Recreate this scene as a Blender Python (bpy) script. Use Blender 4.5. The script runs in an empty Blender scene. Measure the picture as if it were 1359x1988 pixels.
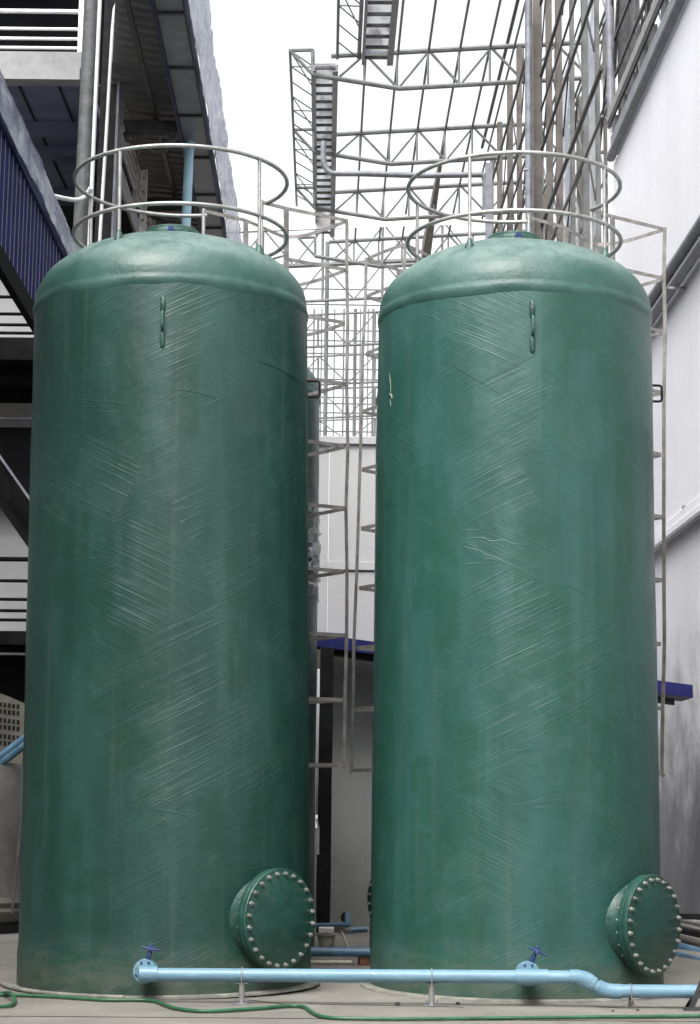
import bpy, bmesh, math, random
from math import sin, cos, pi, radians
from mathutils import Vector, Matrix, noise
random.seed(7)
S = bpy.context.scene
C = S.collection

# ------------------------------------------------------------ camera model
F, PIT, ROL, HC = 3578.0, .157, .011, 1.564
CX, CY = 679.5, 994.0
def ray(px, py):
    dx, dy = px-CX, py-CY; c, s = cos(ROL), sin(ROL)
    X = c*dx+s*dy; Y = -s*dx+c*dy
    return Vector((X, F*cos(PIT)+Y*sin(PIT), F*sin(PIT)-Y*cos(PIT)))
def az(px, py, z=0.0):
    d = ray(px, py); return d*((z-HC)/d.z)+Vector((0, 0, HC))
def ay(px, py, y):
    d = ray(px, py); return d*(y/d.y)+Vector((0, 0, HC))
DX = -0.013                                   # the yard's long direction drifts a little to the left
def W(X, Y, Z): return Vector((X+DX*Y, Y, Z))

cam = bpy.data.cameras.new('camera'); co = bpy.data.objects.new('camera', cam); C.objects.link(co)
R0 = Vector((1, 0, 0)); U0 = Vector((0, -sin(PIT), cos(PIT))); F0 = Vector((0, cos(PIT), sin(PIT)))
c, s = cos(ROL), sin(ROL)
rt = c*R0+s*U0; up = -s*R0+c*U0
m = Matrix((rt, up, -F0)).transposed().to_4x4(); m.translation = Vector((0, 0, HC))
co.matrix_world = m
cam.sensor_fit = 'VERTICAL'; cam.sensor_height = 36; cam.lens = F/1988*36
cam.clip_start = .1; cam.clip_end = 1000
S.camera = co
S.render.resolution_x, S.render.resolution_y = 700, 1024

# ------------------------------------------------------------ light
SUN_EL, SUN_AZ = radians(56), radians(200)
w = bpy.data.worlds.new("World"); S.world = w; w.use_nodes = True
nt = w.node_tree; bg = nt.nodes['Background']
sk = nt.nodes.new('ShaderNodeTexSky'); sk.sky_type = 'NISHITA'; sk.sun_disc = False
sk.sun_elevation = SUN_EL; sk.sun_rotation = SUN_AZ
sk.air_density = 1.0; sk.dust_density = 6.0; sk.ozone_density = 1.0
hs = nt.nodes.new('ShaderNodeHueSaturation'); hs.inputs['Saturation'].default_value = .12
nt.links.new(sk.outputs[0], hs.inputs['Color']); nt.links.new(hs.outputs[0], bg.inputs[0])
bg.inputs[1].default_value = .15
sl = bpy.data.lights.new('sun', 'SUN'); so = bpy.data.objects.new('sun', sl); C.objects.link(so)
sl.energy = .6; sl.angle = radians(20); sl.color = (1, .97, .92)
sd = Vector((sin(SUN_AZ)*cos(SUN_EL), cos(SUN_AZ)*cos(SUN_EL), sin(SUN_EL)))
so.rotation_euler = sd.to_track_quat('Z', 'Y').to_euler()
S.view_settings.view_transform = 'Standard'; S.view_settings.look = 'None'
S.view_settings.gamma = 1; S.view_settings.exposure = 1.45

# ------------------------------------------------------------ node helpers
class NT:
    def __init__(s, name):
        s.m = bpy.data.materials.new(name); s.m.use_nodes = True
        s.t = s.m.node_tree; s.b = s.t.nodes['Principled BSDF']
    def n(s, typ, **k):
        n = s.t.nodes.new(typ)
        for a, v in k.items(): setattr(n, a, v)
        return n
    def l(s, a, b): s.t.links.new(a, b)
    def inp(s, sock, v):
        if isinstance(v, (int, float)): sock.default_value = v
        elif isinstance(v, tuple): sock.default_value = v
        else: s.l(v, sock)
    def math(s, op, a, b=None, c=None, clamp=False):
        n = s.n('ShaderNodeMath', operation=op, use_clamp=clamp)
        s.inp(n.inputs[0], a)
        if b is not None: s.inp(n.inputs[1], b)
        if c is not None: s.inp(n.inputs[2], c)
        return n.outputs[0]
    def vec(s, x, y, z):
        n = s.n('ShaderNodeCombineXYZ')
        for i, v in enumerate((x, y, z)): s.inp(n.inputs[i], v)
        return n.outputs[0]
    def noise(s, v, scale, det=3, rough=.5, dist=0):
        n = s.n('ShaderNodeTexNoise'); n.inputs['Scale'].default_value = scale
        n.inputs['Detail'].default_value = det; n.inputs['Roughness'].default_value = rough
        n.inputs['Distortion'].default_value = dist
        if v is not None: s.l(v, n.inputs['Vector'])
        return n.outputs['Fac']
    def mix(s, f, a, b):
        n = s.n('ShaderNodeMix', data_type='RGBA')
        s.inp(n.inputs['Factor'], f)
        s.inp(n.inputs['A'], a if not isinstance(a, tuple) else a+(1,)*(4-len(a)))
        s.inp(n.inputs['B'], b if not isinstance(b, tuple) else b+(1,)*(4-len(b)))
        return n.outputs['Result']
    def mixf(s, f, a, b):
        n = s.n('ShaderNodeMix', data_type='FLOAT')
        s.inp(n.inputs['Factor'], f); s.inp(n.inputs['A'], a); s.inp(n.inputs['B'], b)
        return n.outputs['Result']
    def rmp(s, v, a, b, lo=0., hi=1.):
        n = s.n('ShaderNodeMapRange', interpolation_type='SMOOTHSTEP')
        s.inp(n.inputs[0], v)
        for i, q in enumerate((a, b, lo, hi)): n.inputs[i+1].default_value = q
        return n.outputs[0]
    def sep(s, v):
        n = s.n('ShaderNodeSeparateXYZ'); s.l(v, n.inputs[0]); return n.outputs
    def bump(s, h, dist, strength=1., nrm=None):
        n = s.n('ShaderNodeBump'); n.inputs['Strength'].default_value = strength
        n.inputs['Distance'].default_value = dist; s.l(h, n.inputs['Height'])
        if nrm is not None: s.l(nrm, n.inputs['Normal'])
        return n.outputs[0]
    def obj(s): return s.n('ShaderNodeTexCoord').outputs['Object']
    def uv(s): return s.n('ShaderNodeTexCoord').outputs['UV']

def simple(name, col, rough=.6, metal=0., var=.25, scale=3., bump=.0, bscale=40., dirt=None, dirt_amt=.5, stretch=(1, 1, 1)):
    """painted / metal / plastic surface with blotchy variation, fine bump and optional dirt"""
    k = NT(name); o = k.obj()
    mp = k.n('ShaderNodeMapping'); mp.inputs['Scale'].default_value = stretch; k.l(o, mp.inputs[0]); v = mp.outputs[0]
    f = k.noise(v, scale, 5, .6)
    dk = tuple(x*(1-var) for x in col); lt = tuple(min(1, x*(1+var)) for x in col)
    cc = k.mix(k.rmp(f, .3, .7), dk, lt)
    if dirt:
        g = k.rmp(k.noise(v, scale*2.3, 6, .7), .5, .75)
        cc = k.mix(k.math('MULTIPLY', g, dirt_amt), cc, dirt)
    k.l(cc, k.b.inputs['Base Color'])
    k.b.inputs['Metallic'].default_value = metal
    k.l(k.math('MULTIPLY_ADD', f, .3, rough-.15), k.b.inputs['Roughness'])
    if bump: k.l(k.bump(k.noise(v, bscale, 4, .6), bump), k.b.inputs['Normal'])
    return k.m

def tank_mat(name, seed, base, lite, angdeg=26):
    k = NT(name); uv = k.uv(); x, y, _ = k.sep(uv)
    a = radians(angdeg); ca, sa = cos(a), sin(a)
    wob = k.math('MULTIPLY_ADD', k.noise(k.vec(x, y, seed*1.0), .8, 2), .24, -.12)
    def fam(sg, sd, bw):
        al = k.math('ADD', k.math('MULTIPLY', x, ca), k.math('MULTIPLY', y, sa*sg))
        pe = k.math('ADD', k.math('MULTIPLY', x, -sa*sg), k.math('MULTIPLY', y, ca))
        pe2 = k.math('ADD', pe, wob)
        q = k.math('DIVIDE', pe2, bw); idx = k.math('FLOOR', q)
        q2 = k.math('FLOOR', k.math('DIVIDE', al, bw*1.9))
        wn = k.n('ShaderNodeTexWhiteNoise', noise_dimensions='2D')
        k.l(k.vec(k.math('ADD', idx, sd), k.math('MULTIPLY', q2, 1.0), 0), wn.inputs['Vector'])
        h = wn.outputs['Value']
        rib = k.noise(k.vec(k.math('MULTIPLY', al, 1.25), k.math('MULTIPLY', pe, 52.0), k.math('MULTIPLY', h, 9)), 1.0, 3, .62, .25)
        fine = k.noise(k.vec(k.math('MULTIPLY', al, 4.), k.math('MULTIPLY', pe, 85.0), 3.), 1.0, 2, .5)
        rib = k.rmp(rib, .46, .74)
        r = k.math('ADD', k.math('MULTIPLY', rib, 1.0), k.math('MULTIPLY', fine, .35))
        return r, h, idx, q
    rA, hA, iA, qA = fam(1, seed, .95)
    rB, hB, iB, qB = fam(-1, seed+31, .8)
    sel = k.math('GREATER_THAN', hA, hB)
    rib = k.mixf(sel, rB, rA); hh = k.mixf(sel, hB, hA)
    # where the lay of the fibres shows through: patches
    msk = k.rmp(k.noise(k.vec(k.math('MULTIPLY', x, 1.0), k.math('MULTIPLY', y, .9), seed+5.), .9, 3, .6), .36, .62)
    amp = k.math('MULTIPLY', k.math('MULTIPLY_ADD', hh, .45, .5), k.math('MULTIPLY_ADD', msk, .6, .38))
    hgt = k.math('MULTIPLY', rib, amp)
    hgt = k.math('ADD', hgt, k.math('MULTIPLY', hh, .2))
    # drips and runs in the resin: few wandering ridges
    dn = k.noise(k.vec(k.math('MULTIPLY', x, 1.3), k.math('MULTIPLY', y, 4.2), seed*2.), 1.1, 2, .5, .9)
    rid = k.math('SUBTRACT', 1., k.math('MULTIPLY', k.math('ABSOLUTE', k.math('SUBTRACT', dn, .5)), 60.), clamp=True)
    rm = k.rmp(k.noise(k.vec(x, y, seed+11.), 1.3, 2), .60, .70)
    hgt = k.math('ADD', hgt, k.math('MULTIPLY', k.math('MULTIPLY', rid, rm), .8))
    # small pimples
    vo = k.n('ShaderNodeTexVoronoi'); vo.inputs['Scale'].default_value = 9; k.l(k.vec(x, y, 0), vo.inputs['Vector'])
    sp = k.math('MULTIPLY', k.rmp(vo.outputs['Distance'], .0, .09, 1, 0), k.rmp(k.noise(k.vec(x, y, 2.), 2.2, 1), .52, .62))
    hgt = k.math('ADD', hgt, k.math('MULTIPLY', sp, .8))
    bmp1 = k.bump(hgt, .0018)
    low = k.noise(k.vec(k.math('MULTIPLY', x, 1.0), k.math('MULTIPLY', y, .8), seed+3.), 2.4, 3, .5)
    bmp = k.bump(low, .018, 1., bmp1)
    k.l(bmp, k.b.inputs['Normal'])
    # colour
    t1 = k.rmp(k.noise(k.vec(k.math('MULTIPLY', x, 2.6), k.math('MULTIPLY', y, .55), seed+9.), 1.0, 4, .6), .35, .68)
    cc = k.mix(t1, base, lite)
    # rectangles of slightly other green
    w2 = k.n('ShaderNodeTexWhiteNoise', noise_dimensions='2D')
    xr = k.math('FLOOR', k.math('MULTIPLY', x, 4.2)); yr = k.math('FLOOR', k.math('MULTIPLY_ADD', y, .8, k.math('MULTIPLY', xr, .37)))
    k.l(k.vec(k.math('ADD', xr, seed), yr, 0), w2.inputs['Vector'])
    pf = k.math('MULTIPLY', k.rmp(w2.outputs['Value'], .62, .7), k.rmp(k.noise(k.vec(x, y, 4.), 6., 2), .3, .55))
    cc = k.mix(k.math('MULTIPLY', pf, .5), cc, (base[0]*.75, base[1]*.95, base[2]*.72))
    cc = k.mix(k.math('MULTIPLY', k.math('MULTIPLY', rib, amp), .07), cc, (.10, .20, .17))
    pd = k.rmp(k.math('MULTIPLY', hh, msk), .62, .8)
    cc = k.mix(k.math('MULTIPLY', pd, .05), cc, (.12, .19, .17))
    # rain streaks and dust
    sk_ = k.rmp(k.noise(k.vec(k.math('MULTIPLY', x, 7.), k.math('MULTIPLY', y, .22), seed+21.), 1.0, 5, .7), .52, .74)
    cc = k.mix(k.math('MULTIPLY', sk_, .32), cc, (.075, .11, .085))
    bl = k.rmp(k.noise(k.vec(x, y, seed+40.), 3.2, 6, .75), .60, .72)
    cc = k.mix(k.math('MULTIPLY', bl, .28), cc, (.016, .036, .022))
    # grime splashed up from the yard
    gr = k.math('MULTIPLY', k.rmp(y, .0, .60, 1, 0), k.rmp(k.noise(k.vec(k.math('MULTIPLY', x, 2.), k.math('MULTIPLY', y, 5.), 6.), 2., 5, .7), .35, .7))
    cc = k.mix(k.math('MULTIPLY', gr, .62), cc, (.10, .105, .085))
    gl = k.math('MULTIPLY', k.rmp(y, .15, .32, 1, 0), .3); cc = k.mix(gl, cc, (.07, .085, .06))
    k.l(cc, k.b.inputs['Base Color'])
    rg = k.math('ADD', k.math('MULTIPLY', k.noise(k.vec(x, y, 8.), 3.5, 4, .6), .30), .24)
    k.l(k.math('ADD', rg, k.math('MULTIPLY', gr, .3)), k.b.inputs['Roughness'])
    k.b.inputs['Specular IOR Level'].default_value = .42
    return k.m

def dome_mat():
    k = NT('chalky green dome'); o = k.obj()
    f = k.noise(o, 2.2, 6, .65)
    cc = k.mix(k.rmp(f, .3, .7), (.020, .068, .054), (.040, .104, .088))
    n = k.n('ShaderNodeNewGeometry'); nz = k.sep(n.outputs['Normal'])[2]
    g = k.math('MULTIPLY', k.rmp(nz, .3, .8), k.rmp(k.noise(o, 5., 5, .7), .25, .65))
    cc = k.mix(k.math('MULTIPLY', g, .5), cc, (.22, .29, .265))       # dust settled on the upper face
    k.l(cc, k.b.inputs['Base Color'])
    k.l(k.math('MULTIPLY_ADD', f, .25, .33), k.b.inputs['Roughness'])
    b1 = k.bump(k.noise(o, 6, 4, .6), .007); b2 = k.bump(k.noise(o, 45, 3, .6), .002, 1, b1)
    k.l(b2, k.b.inputs['Normal'])
    return k.m

def concrete_mat():
    k = NT('yard concrete'); o = k.obj()
    f = k.noise(o, .7, 6, .65); g = k.noise(o, 14., 5, .7)
    cc = k.mix(k.rmp(f, .3, .7), (.15, .142, .126), (.24, .226, .203))
    cc = k.mix(k.math('MULTIPLY', k.rmp(g, .5, .8), .35), cc, (.09, .082, .07))
    mp = k.n('ShaderNodeMapping'); mp.inputs['Scale'].default_value = (.5, 3.5, 1); k.l(o, mp.inputs[0])
    st = k.rmp(k.noise(mp.outputs[0], 1.5, 5, .7), .52, .75)
    cc = k.mix(k.math('MULTIPLY', st, .35), cc, (.11, .10, .085))
    vo = k.n('ShaderNodeTexVoronoi', feature='DISTANCE_TO_EDGE'); vo.inputs['Scale'].default_value = .45
    ds = k.n('ShaderNodeVectorMath', operation='ADD'); k.l(o, ds.inputs[0])
    nn = k.n('ShaderNodeTexNoise'); nn.inputs['Scale'].default_value = 2.5; k.l(o, nn.inputs['Vector']); k.l(nn.outputs['Color'], ds.inputs[1])
    k.l(ds.outputs[0], vo.inputs['Vector'])
    cr = k.math('MULTIPLY', k.rmp(vo.outputs['Distance'], .0, .006, 1, 0), .6)
    cc = k.mix(cr, cc, (.05, .046, .04))
    sp = k.rmp(k.noise(o, 60., 2, .5), .68, .74); cc = k.mix(k.math('MULTIPLY', sp, .5), cc, (.09, .08, .07))
    k.l(cc, k.b.inputs['Base Color'])
    k.l(k.math('MULTIPLY_ADD', f, -.4, .95), k.b.inputs['Roughness'])
    k.l(k.bump(k.noise(o, 30., 6, .7), .006), k.b.inputs['Normal'])
    return k.m

def wall_mat(name, col, grime_shade_h, grime_shade, streak=.35, joint=None):
    k = NT(name); o = k.obj(); x, y, z = k.sep(o)
    cc = k.mix(k.rmp(k.noise(o, .6, 5, .6), .3, .7), tuple(q*.93 for q in col), col)
    mp = k.n('ShaderNodeMapping'); mp.inputs['Scale'].default_value = (3.2, 3.2, .16); k.l(o, mp.inputs[0])
    st = k.rmp(k.noise(mp.outputs[0], 1.3, 5, .7), .5, .8)
    cc = k.mix(k.math('MULTIPLY', st, streak), cc, tuple(q*.62 for q in col))
    # blotchy dirt plus painted occlusion shade, darkening the wall towards its foot
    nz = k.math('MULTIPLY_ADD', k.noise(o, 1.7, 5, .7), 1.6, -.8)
    gz = k.rmp(k.math('ADD', k.math('MULTIPLY', z, 1/grime_shade_h), nz), .2, 1.3, 1, 0)
    cc = k.mix(k.math('MULTIPLY', gz, .85), cc, grime_shade)
    sp = k.rmp(k.noise(o, 9., 3, .6), .7, .76); cc = k.mix(k.math('MULTIPLY', sp, .3), cc, tuple(q*.6 for q in col))
    k.l(cc, k.b.inputs['Base Color']); k.b.inputs['Roughness'].default_value = .8
    k.l(k.bump(k.noise(o, 22., 5, .7), .006), k.b.inputs['Normal'])
    return k.m

M = {}
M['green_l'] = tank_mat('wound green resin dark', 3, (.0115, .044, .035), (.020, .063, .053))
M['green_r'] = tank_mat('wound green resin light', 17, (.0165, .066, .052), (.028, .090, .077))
M['dome'] = dome_mat()
M['green'] = simple('green gelcoat', (.012, .054, .041), .42, 0, .25, 5, .004, 30, (.12, .14, .11), .25)
M['lid'] = simple('green resin lid', (.022, .075, .058), .45, 0, .3, 8, .004, 30, (.2, .26, .22), .5)
M['galv'] = simple('galvanised steel', (.36, .36, .35), .5, .6, .22, 9, .001, 60, (.25, .24, .22), .5)
M['galvflat'] = simple('dull galvanised flat bar', (.26, .25, .24), .6, .35, .25, 9, .001, 60, (.16, .15, .13), .5)
M['bolt'] = simple('zinc bolt', (.27, .27, .25), .55, .5, .35, 14, 0, 0, (.14, .10, .07), .6)
M['blue'] = simple('light blue pvc', (.135, .25, .325), .42, 0, .08, 3, 0, 0, (.33, .50, .58), .35, (1, 4, 4))
M['bluepale'] = simple('pale blue weathered pipe', (.30, .48, .58), .5, 0, .1, 3)
M['bluedk'] = simple('blue pvc pipe in store', (.07, .155, .24), .42, 0, .2, 4, 0, 0, (.22, .27, .3), .5)
M['bluev'] = simple('dark blue valve enamel', (.015, .035, .13), .4, .1, .3, 20, 0, 0, (.3, .33, .45), .5)
M['navy'] = simple('navy painted sheet', (.010, .012, .085), .5, .1, .25, 3, 0, 0, (.08, .08, .16), .3)
M['navydk'] = simple('dark navy steel', (.02, .022, .05), .5, .2, .3, 3)
M['conc'] = concrete_mat()
M['plinth'] = simple('mortar ring', (.19, .185, .16), .9, 0, .3, 6, .008, 30, (.12, .14, .11), .6)
M['hose'] = simple('green garden hose', (.022, .10, .045), .4, 0, .25, 6, 0, 0, (.12, .17, .12), .4)
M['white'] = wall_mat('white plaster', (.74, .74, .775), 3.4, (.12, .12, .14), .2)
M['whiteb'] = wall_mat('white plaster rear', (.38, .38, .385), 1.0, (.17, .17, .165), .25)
M['grey'] = wall_mat('grey render with shade', (.28, .29, .285), 1.0, (.16, .16, .15), .3)  # rear wall's shade under the low roof is mixed into this grey
M['whitepaint'] = simple('white painted steel', (.74, .74, .74), .45, .0, .12, 4, 0, 0, (.45, .44, .42), .4)
M['pvcw'] = simple('white pvc conduit', (.50, .51, .52), .45, 0, .1, 4, 0, 0, (.35, .34, .32), .4)
M['tile'] = simple('grey fascia tile', (.20, .20, .205), .6, 0, .2, 3, 0, 0, (.25, .25, .25), .4)
M['soffit'] = simple('blue grey soffit board', (.09, .10, .165), .6, 0, .2, 2)
M['steeldk'] = simple('dark steel', (.055, .055, .058), .5, .4, .4, 5, 0, 0, (.16, .14, .12), .4)
M['steelmid'] = simple('grey steel', (.17, .176, .198), .5, .3, .25, 4, 0, 0, (.25, .24, .23), .4)
M['truss'] = simple('grey green truss paint', (.13, .135, .135), .65, .2, .25, 3)
M['rust'] = simple('brown primed steel', (.115, .103, .094), .7, .1, .3, 2.2, 0, 0, (.13, .10, .08), .5)
M['column'] = simple('mottled dark pipe paint', (.055, .057, .06), .55, .1, .35, 4, 0, 0, (.17, .17, .17), .5)
M['shade_black'] = simple('painted deep shade', (.007, .007, .0075), .8, 0, .4, 4)  # near-black stands in for deep shadow around the left building's floors
M['black'] = simple('black steel', (.016, .016, .017), .5, .2, .4, 6, 0, 0, (.06, .05, .045), .3)
M['corr'] = simple('grey corrugated roof sheet', (.155, .15, .15), .55, .3, .15, 2)
M['brick'] = simple('brown block', (.17, .075, .045), .9, 0, .35, 14, .01, 40)
M['beige'] = simple('beige plastic', (.42, .40, .33), .5, 0, .2, 8, 0, 0, (.2, .19, .15), .4)
M['greyp'] = simple('grey plastic tank', (.10, .098, .095), .55, 0, .15, 4, 0, 0, (.2, .2, .14), .4)
M['vent'] = simple('beige ventilation block', (.12, .116, .095), .85, 0, .2, 6, .006, 40)
M['dark'] = simple('dark interior shade', (.014, .0145, .016), .8, 0, .35, 2)  # tone lowered to carry the deep shadow under the overhang
M['orange'] = simple('orange wire', (.5, .25, .12), .5)
for kk, sv in (('shade_black', .06), ('dark', .1), ('black', .15), ('navy', .25), ('navydk', .15), ('steeldk', .3), ('corr', .3)):
    M[kk].node_tree.nodes['Principled BSDF'].inputs['Specular IOR Level'].default_value = sv
def film(name, col, alpha, rough=.2):
    k = NT(name); o = k.obj()
    mp = k.n('ShaderNodeMapping'); mp.inputs['Scale'].default_value = (1, .35, 1.4); k.l(o, mp.inputs[0]); o = mp.outputs[0]
    f = k.noise(o, 2.2, 3, .5, .6)
    k.l(k.mix(k.rmp(f, .3, .75), col, (.46, .49, .57)), k.b.inputs['Base Color'])
    k.b.inputs['Roughness'].default_value = rough
    k.l(k.math('MULTIPLY_ADD', k.rmp(f, .35, .65), .35, alpha), k.b.inputs['Alpha'])
    k.l(k.bump(k.noise(o, 4., 2, .5, .8), .014), k.b.inputs['Normal'])
    return k.m
M['film'] = film('crumpled plastic film', (.15, .17, .28), .55)
M['filmc'] = film('clear plastic wrap', (.35, .5, .45), .25, .15)
M['panel'] = film('translucent sheet', (.7, .75, .76), .35, .5)

# ------------------------------------------------------------ mesh helpers
class MB:
    def __init__(s): s.v = []; s.f = []; s.uv = {}
    def add(s, vs, fs):
        o = len(s.v); s.v += [Vector(p) for p in vs]; s.f += [tuple(i+o for i in q) for q in fs]; return s
    def box(s, c, sz, rz=0., M3=None):
        hx, hy, hz = sz[0]/2, sz[1]/2, sz[2]/2
        P = [Vector((x, y, z)) for x in (-hx, hx) for y in (-hy, hy) for z in (-hz, hz)]
        R = M3 or Matrix.Rotation(rz, 3, 'Z')
        return s.add([R@p+Vector(c) for p in P], [(0, 1, 3, 2), (4, 6, 7, 5), (0, 4, 5, 1), (2, 3, 7, 6), (0, 2, 6, 4), (1, 5, 7, 3)])
    def bb(s, a, b):
        a, b = Vector(a), Vector(b); return s.box((a+b)/2, tuple(abs(q) for q in (b-a)))
    def hexa(s, P):            # 8 points: 4 bottom loop, 4 top loop
        return s.add(P, [(0, 1, 2, 3), (7, 6, 5, 4), (0, 4, 5, 1), (1, 5, 6, 2), (2, 6, 7, 3), (3, 7, 4, 0)])
    def bar(s, a, b, wd, th, upv=(0, 0, 1)):
        """rectangular bar a->b; th measured along upv, wd across"""
        a, b = Vector(a), Vector(b); d = (b-a)
        if d.length < 1e-6: return s
        d.normalize(); u = Vector(upv)
        if abs(d.dot(u)) > .98: u = Vector((0, 1, 0))
        x = d.cross(u).normalized(); u = x.cross(d).normalized()
        q = [(-1, -1), (1, -1), (1, 1), (-1, 1)]
        P = [p+x*(i*wd/2)+u*(j*th/2) for p in (a, b) for i, j in q]
        return s.add(P, [(0, 1, 2, 3), (7, 6, 5, 4), (0, 4, 5, 1), (1, 5, 6, 2), (2, 6, 7, 3), (3, 7, 4, 0)])
    def tube(s, pts, r, n=10, closed=False, radii=None):
        pts = [Vector(p) for p in pts]; N = len(pts); base = len(s.v)
        T = []
        for i in range(N):
            if closed: d = pts[(i+1) % N]-pts[i-1]
            else: d = pts[min(i+1, N-1)]-pts[max(i-1, 0)]
            T.append(d.normalized())
        u = T[0].orthogonal().normalized()
        for i in range(N):
            u = (u-T[i]*u.dot(T[i]))
            u = u.normalized() if u.length > 1e-5 else T[i].orthogonal().normalized()
            v = T[i].cross(u); rr = radii[i] if radii else r
            for k in range(n):
                a = 2*pi*k/n; s.v.append(pts[i]+(u*cos(a)+v*sin(a))*rr)
        for i in range(N if closed else N-1):
            j = (i+1) % N
            for k in range(n):
                k2 = (k+1) % n
                s.f.append((base+i*n+k, base+i*n+k2, base+j*n+k2, base+j*n+k))
        if not closed:
            s.f.append(tuple(base+k for k in range(n))[::-1]); s.f.append(tuple(base+(N-1)*n+k for k in range(n)))
        return s
    def cyl(s, a, b, r, n=16): return s.tube([a, b], r, n)
    def lathe(s, prof, n=48, M4=None, a0=0., uvR=None):
        """profile of (radius, z) round the z axis"""
        base = len(s.v); K = len(prof)
        for (r, z) in prof:
            for k in range(n):
                a = a0+2*pi*k/n; p = Vector((r*cos(a), r*sin(a), z)); s.v.append(M4@p if M4 else p)
        for i in range(K-1):
            for k in range(n):
                k2 = (k+1) % n
                s.f.append((base+i*n+k, base+i*n+k2, base+(i+1)*n+k2, base+(i+1)*n+k))
        return s
    def xf(s, M4, frm=0):
        for i in range(frm, len(s.v)): s.v[i] = M4@s.v[i]
        return s
def build(name, mb, mat, parent=None, smooth=True, ang=38, bevel=0.):
    me = bpy.data.meshes.new(name); me.from_pydata([tuple(v) for v in mb.v], [], mb.f)
    bm = bmesh.new(); bm.from_mesh(me); bmesh.ops.recalc_face_normals(bm, faces=bm.faces); bm.to_mesh(me); bm.free()
    me.materials.append(M[mat] if isinstance(mat, str) else mat)
    if smooth:
        me.polygons.foreach_set('use_smooth', [True]*len(me.polygons))
        me.set_sharp_from_angle(angle=radians(ang))
    o = bpy.data.objects.new(name, me); C.objects.link(o)
    if parent: o.parent = parent
    if bevel:
        b = o.modifiers.new('b', 'BEVEL'); b.width = bevel; b.segments = 2; b.limit_method = 'ANGLE'
    return o
def tag(o, label, cat, group=None, kind=None):
    if label: o['label'] = label
    if cat: o['category'] = cat
    if group: o['group'] = group
    if kind: o['kind'] = kind
    return o
def thing(name, label, cat, loc=(0, 0, 0), group=None):
    o = bpy.data.objects.new(name, None); C.objects.link(o); o.location = loc; o.empty_display_size = .2
    return tag(o, label, cat, group)
def arc(cx, cy, z, r, a0, a1, n=64):
    return [Vector((cx+r*cos(a0+(a1-a0)*i/n), cy+r*sin(a0+(a1-a0)*i/n), z)) for i in range(n+1)]
def fillet(pts, rad, seg=5):
    pts = [Vector(p) for p in pts]; out = [pts[0]]
    for i in range(1, len(pts)-1):
        p, a, b = pts[i], pts[i-1], pts[i+1]
        da, db = (a-p), (b-p); r = min(rad, da.length*.45, db.length*.45)
        A = p+da.normalized()*r; B = p+db.normalized()*r
        for k in range(seg+1):
            t = k/seg; out.append(A*(1-t)**2+p*2*t*(1-t)+B*t*t)
    out.append(pts[-1]); return out
def crv(pts, n=8):
    """Catmull-Rom through points"""
    P = [Vector(p) for p in pts]; P = [P[0]*2-P[1]]+P+[P[-1]*2-P[-2]]; o = []
    for i in range(1, len(P)-2):
        for k in range(n):
            t = k/n
            o.append(.5*((2*P[i])+(P[i+1]-P[i-1])*t+(2*P[i-1]-5*P[i]+4*P[i+1]-P[i+2])*t*t+(3*P[i]-P[i-1]-3*P[i+1]+P[i+2])*t**3))
    o.append(P[-2]); return o

# ------------------------------------------------------------ ground
g = MB(); g.add([(-150, -80, 0), (150, -80, 0), (150, 260, 0), (-150, 260, 0)], [(0, 1, 2, 3)])
tag(build('yard_ground', g, 'conc', smooth=False), 'pale worn concrete yard floor under the green tanks', None, kind='structure')

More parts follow.
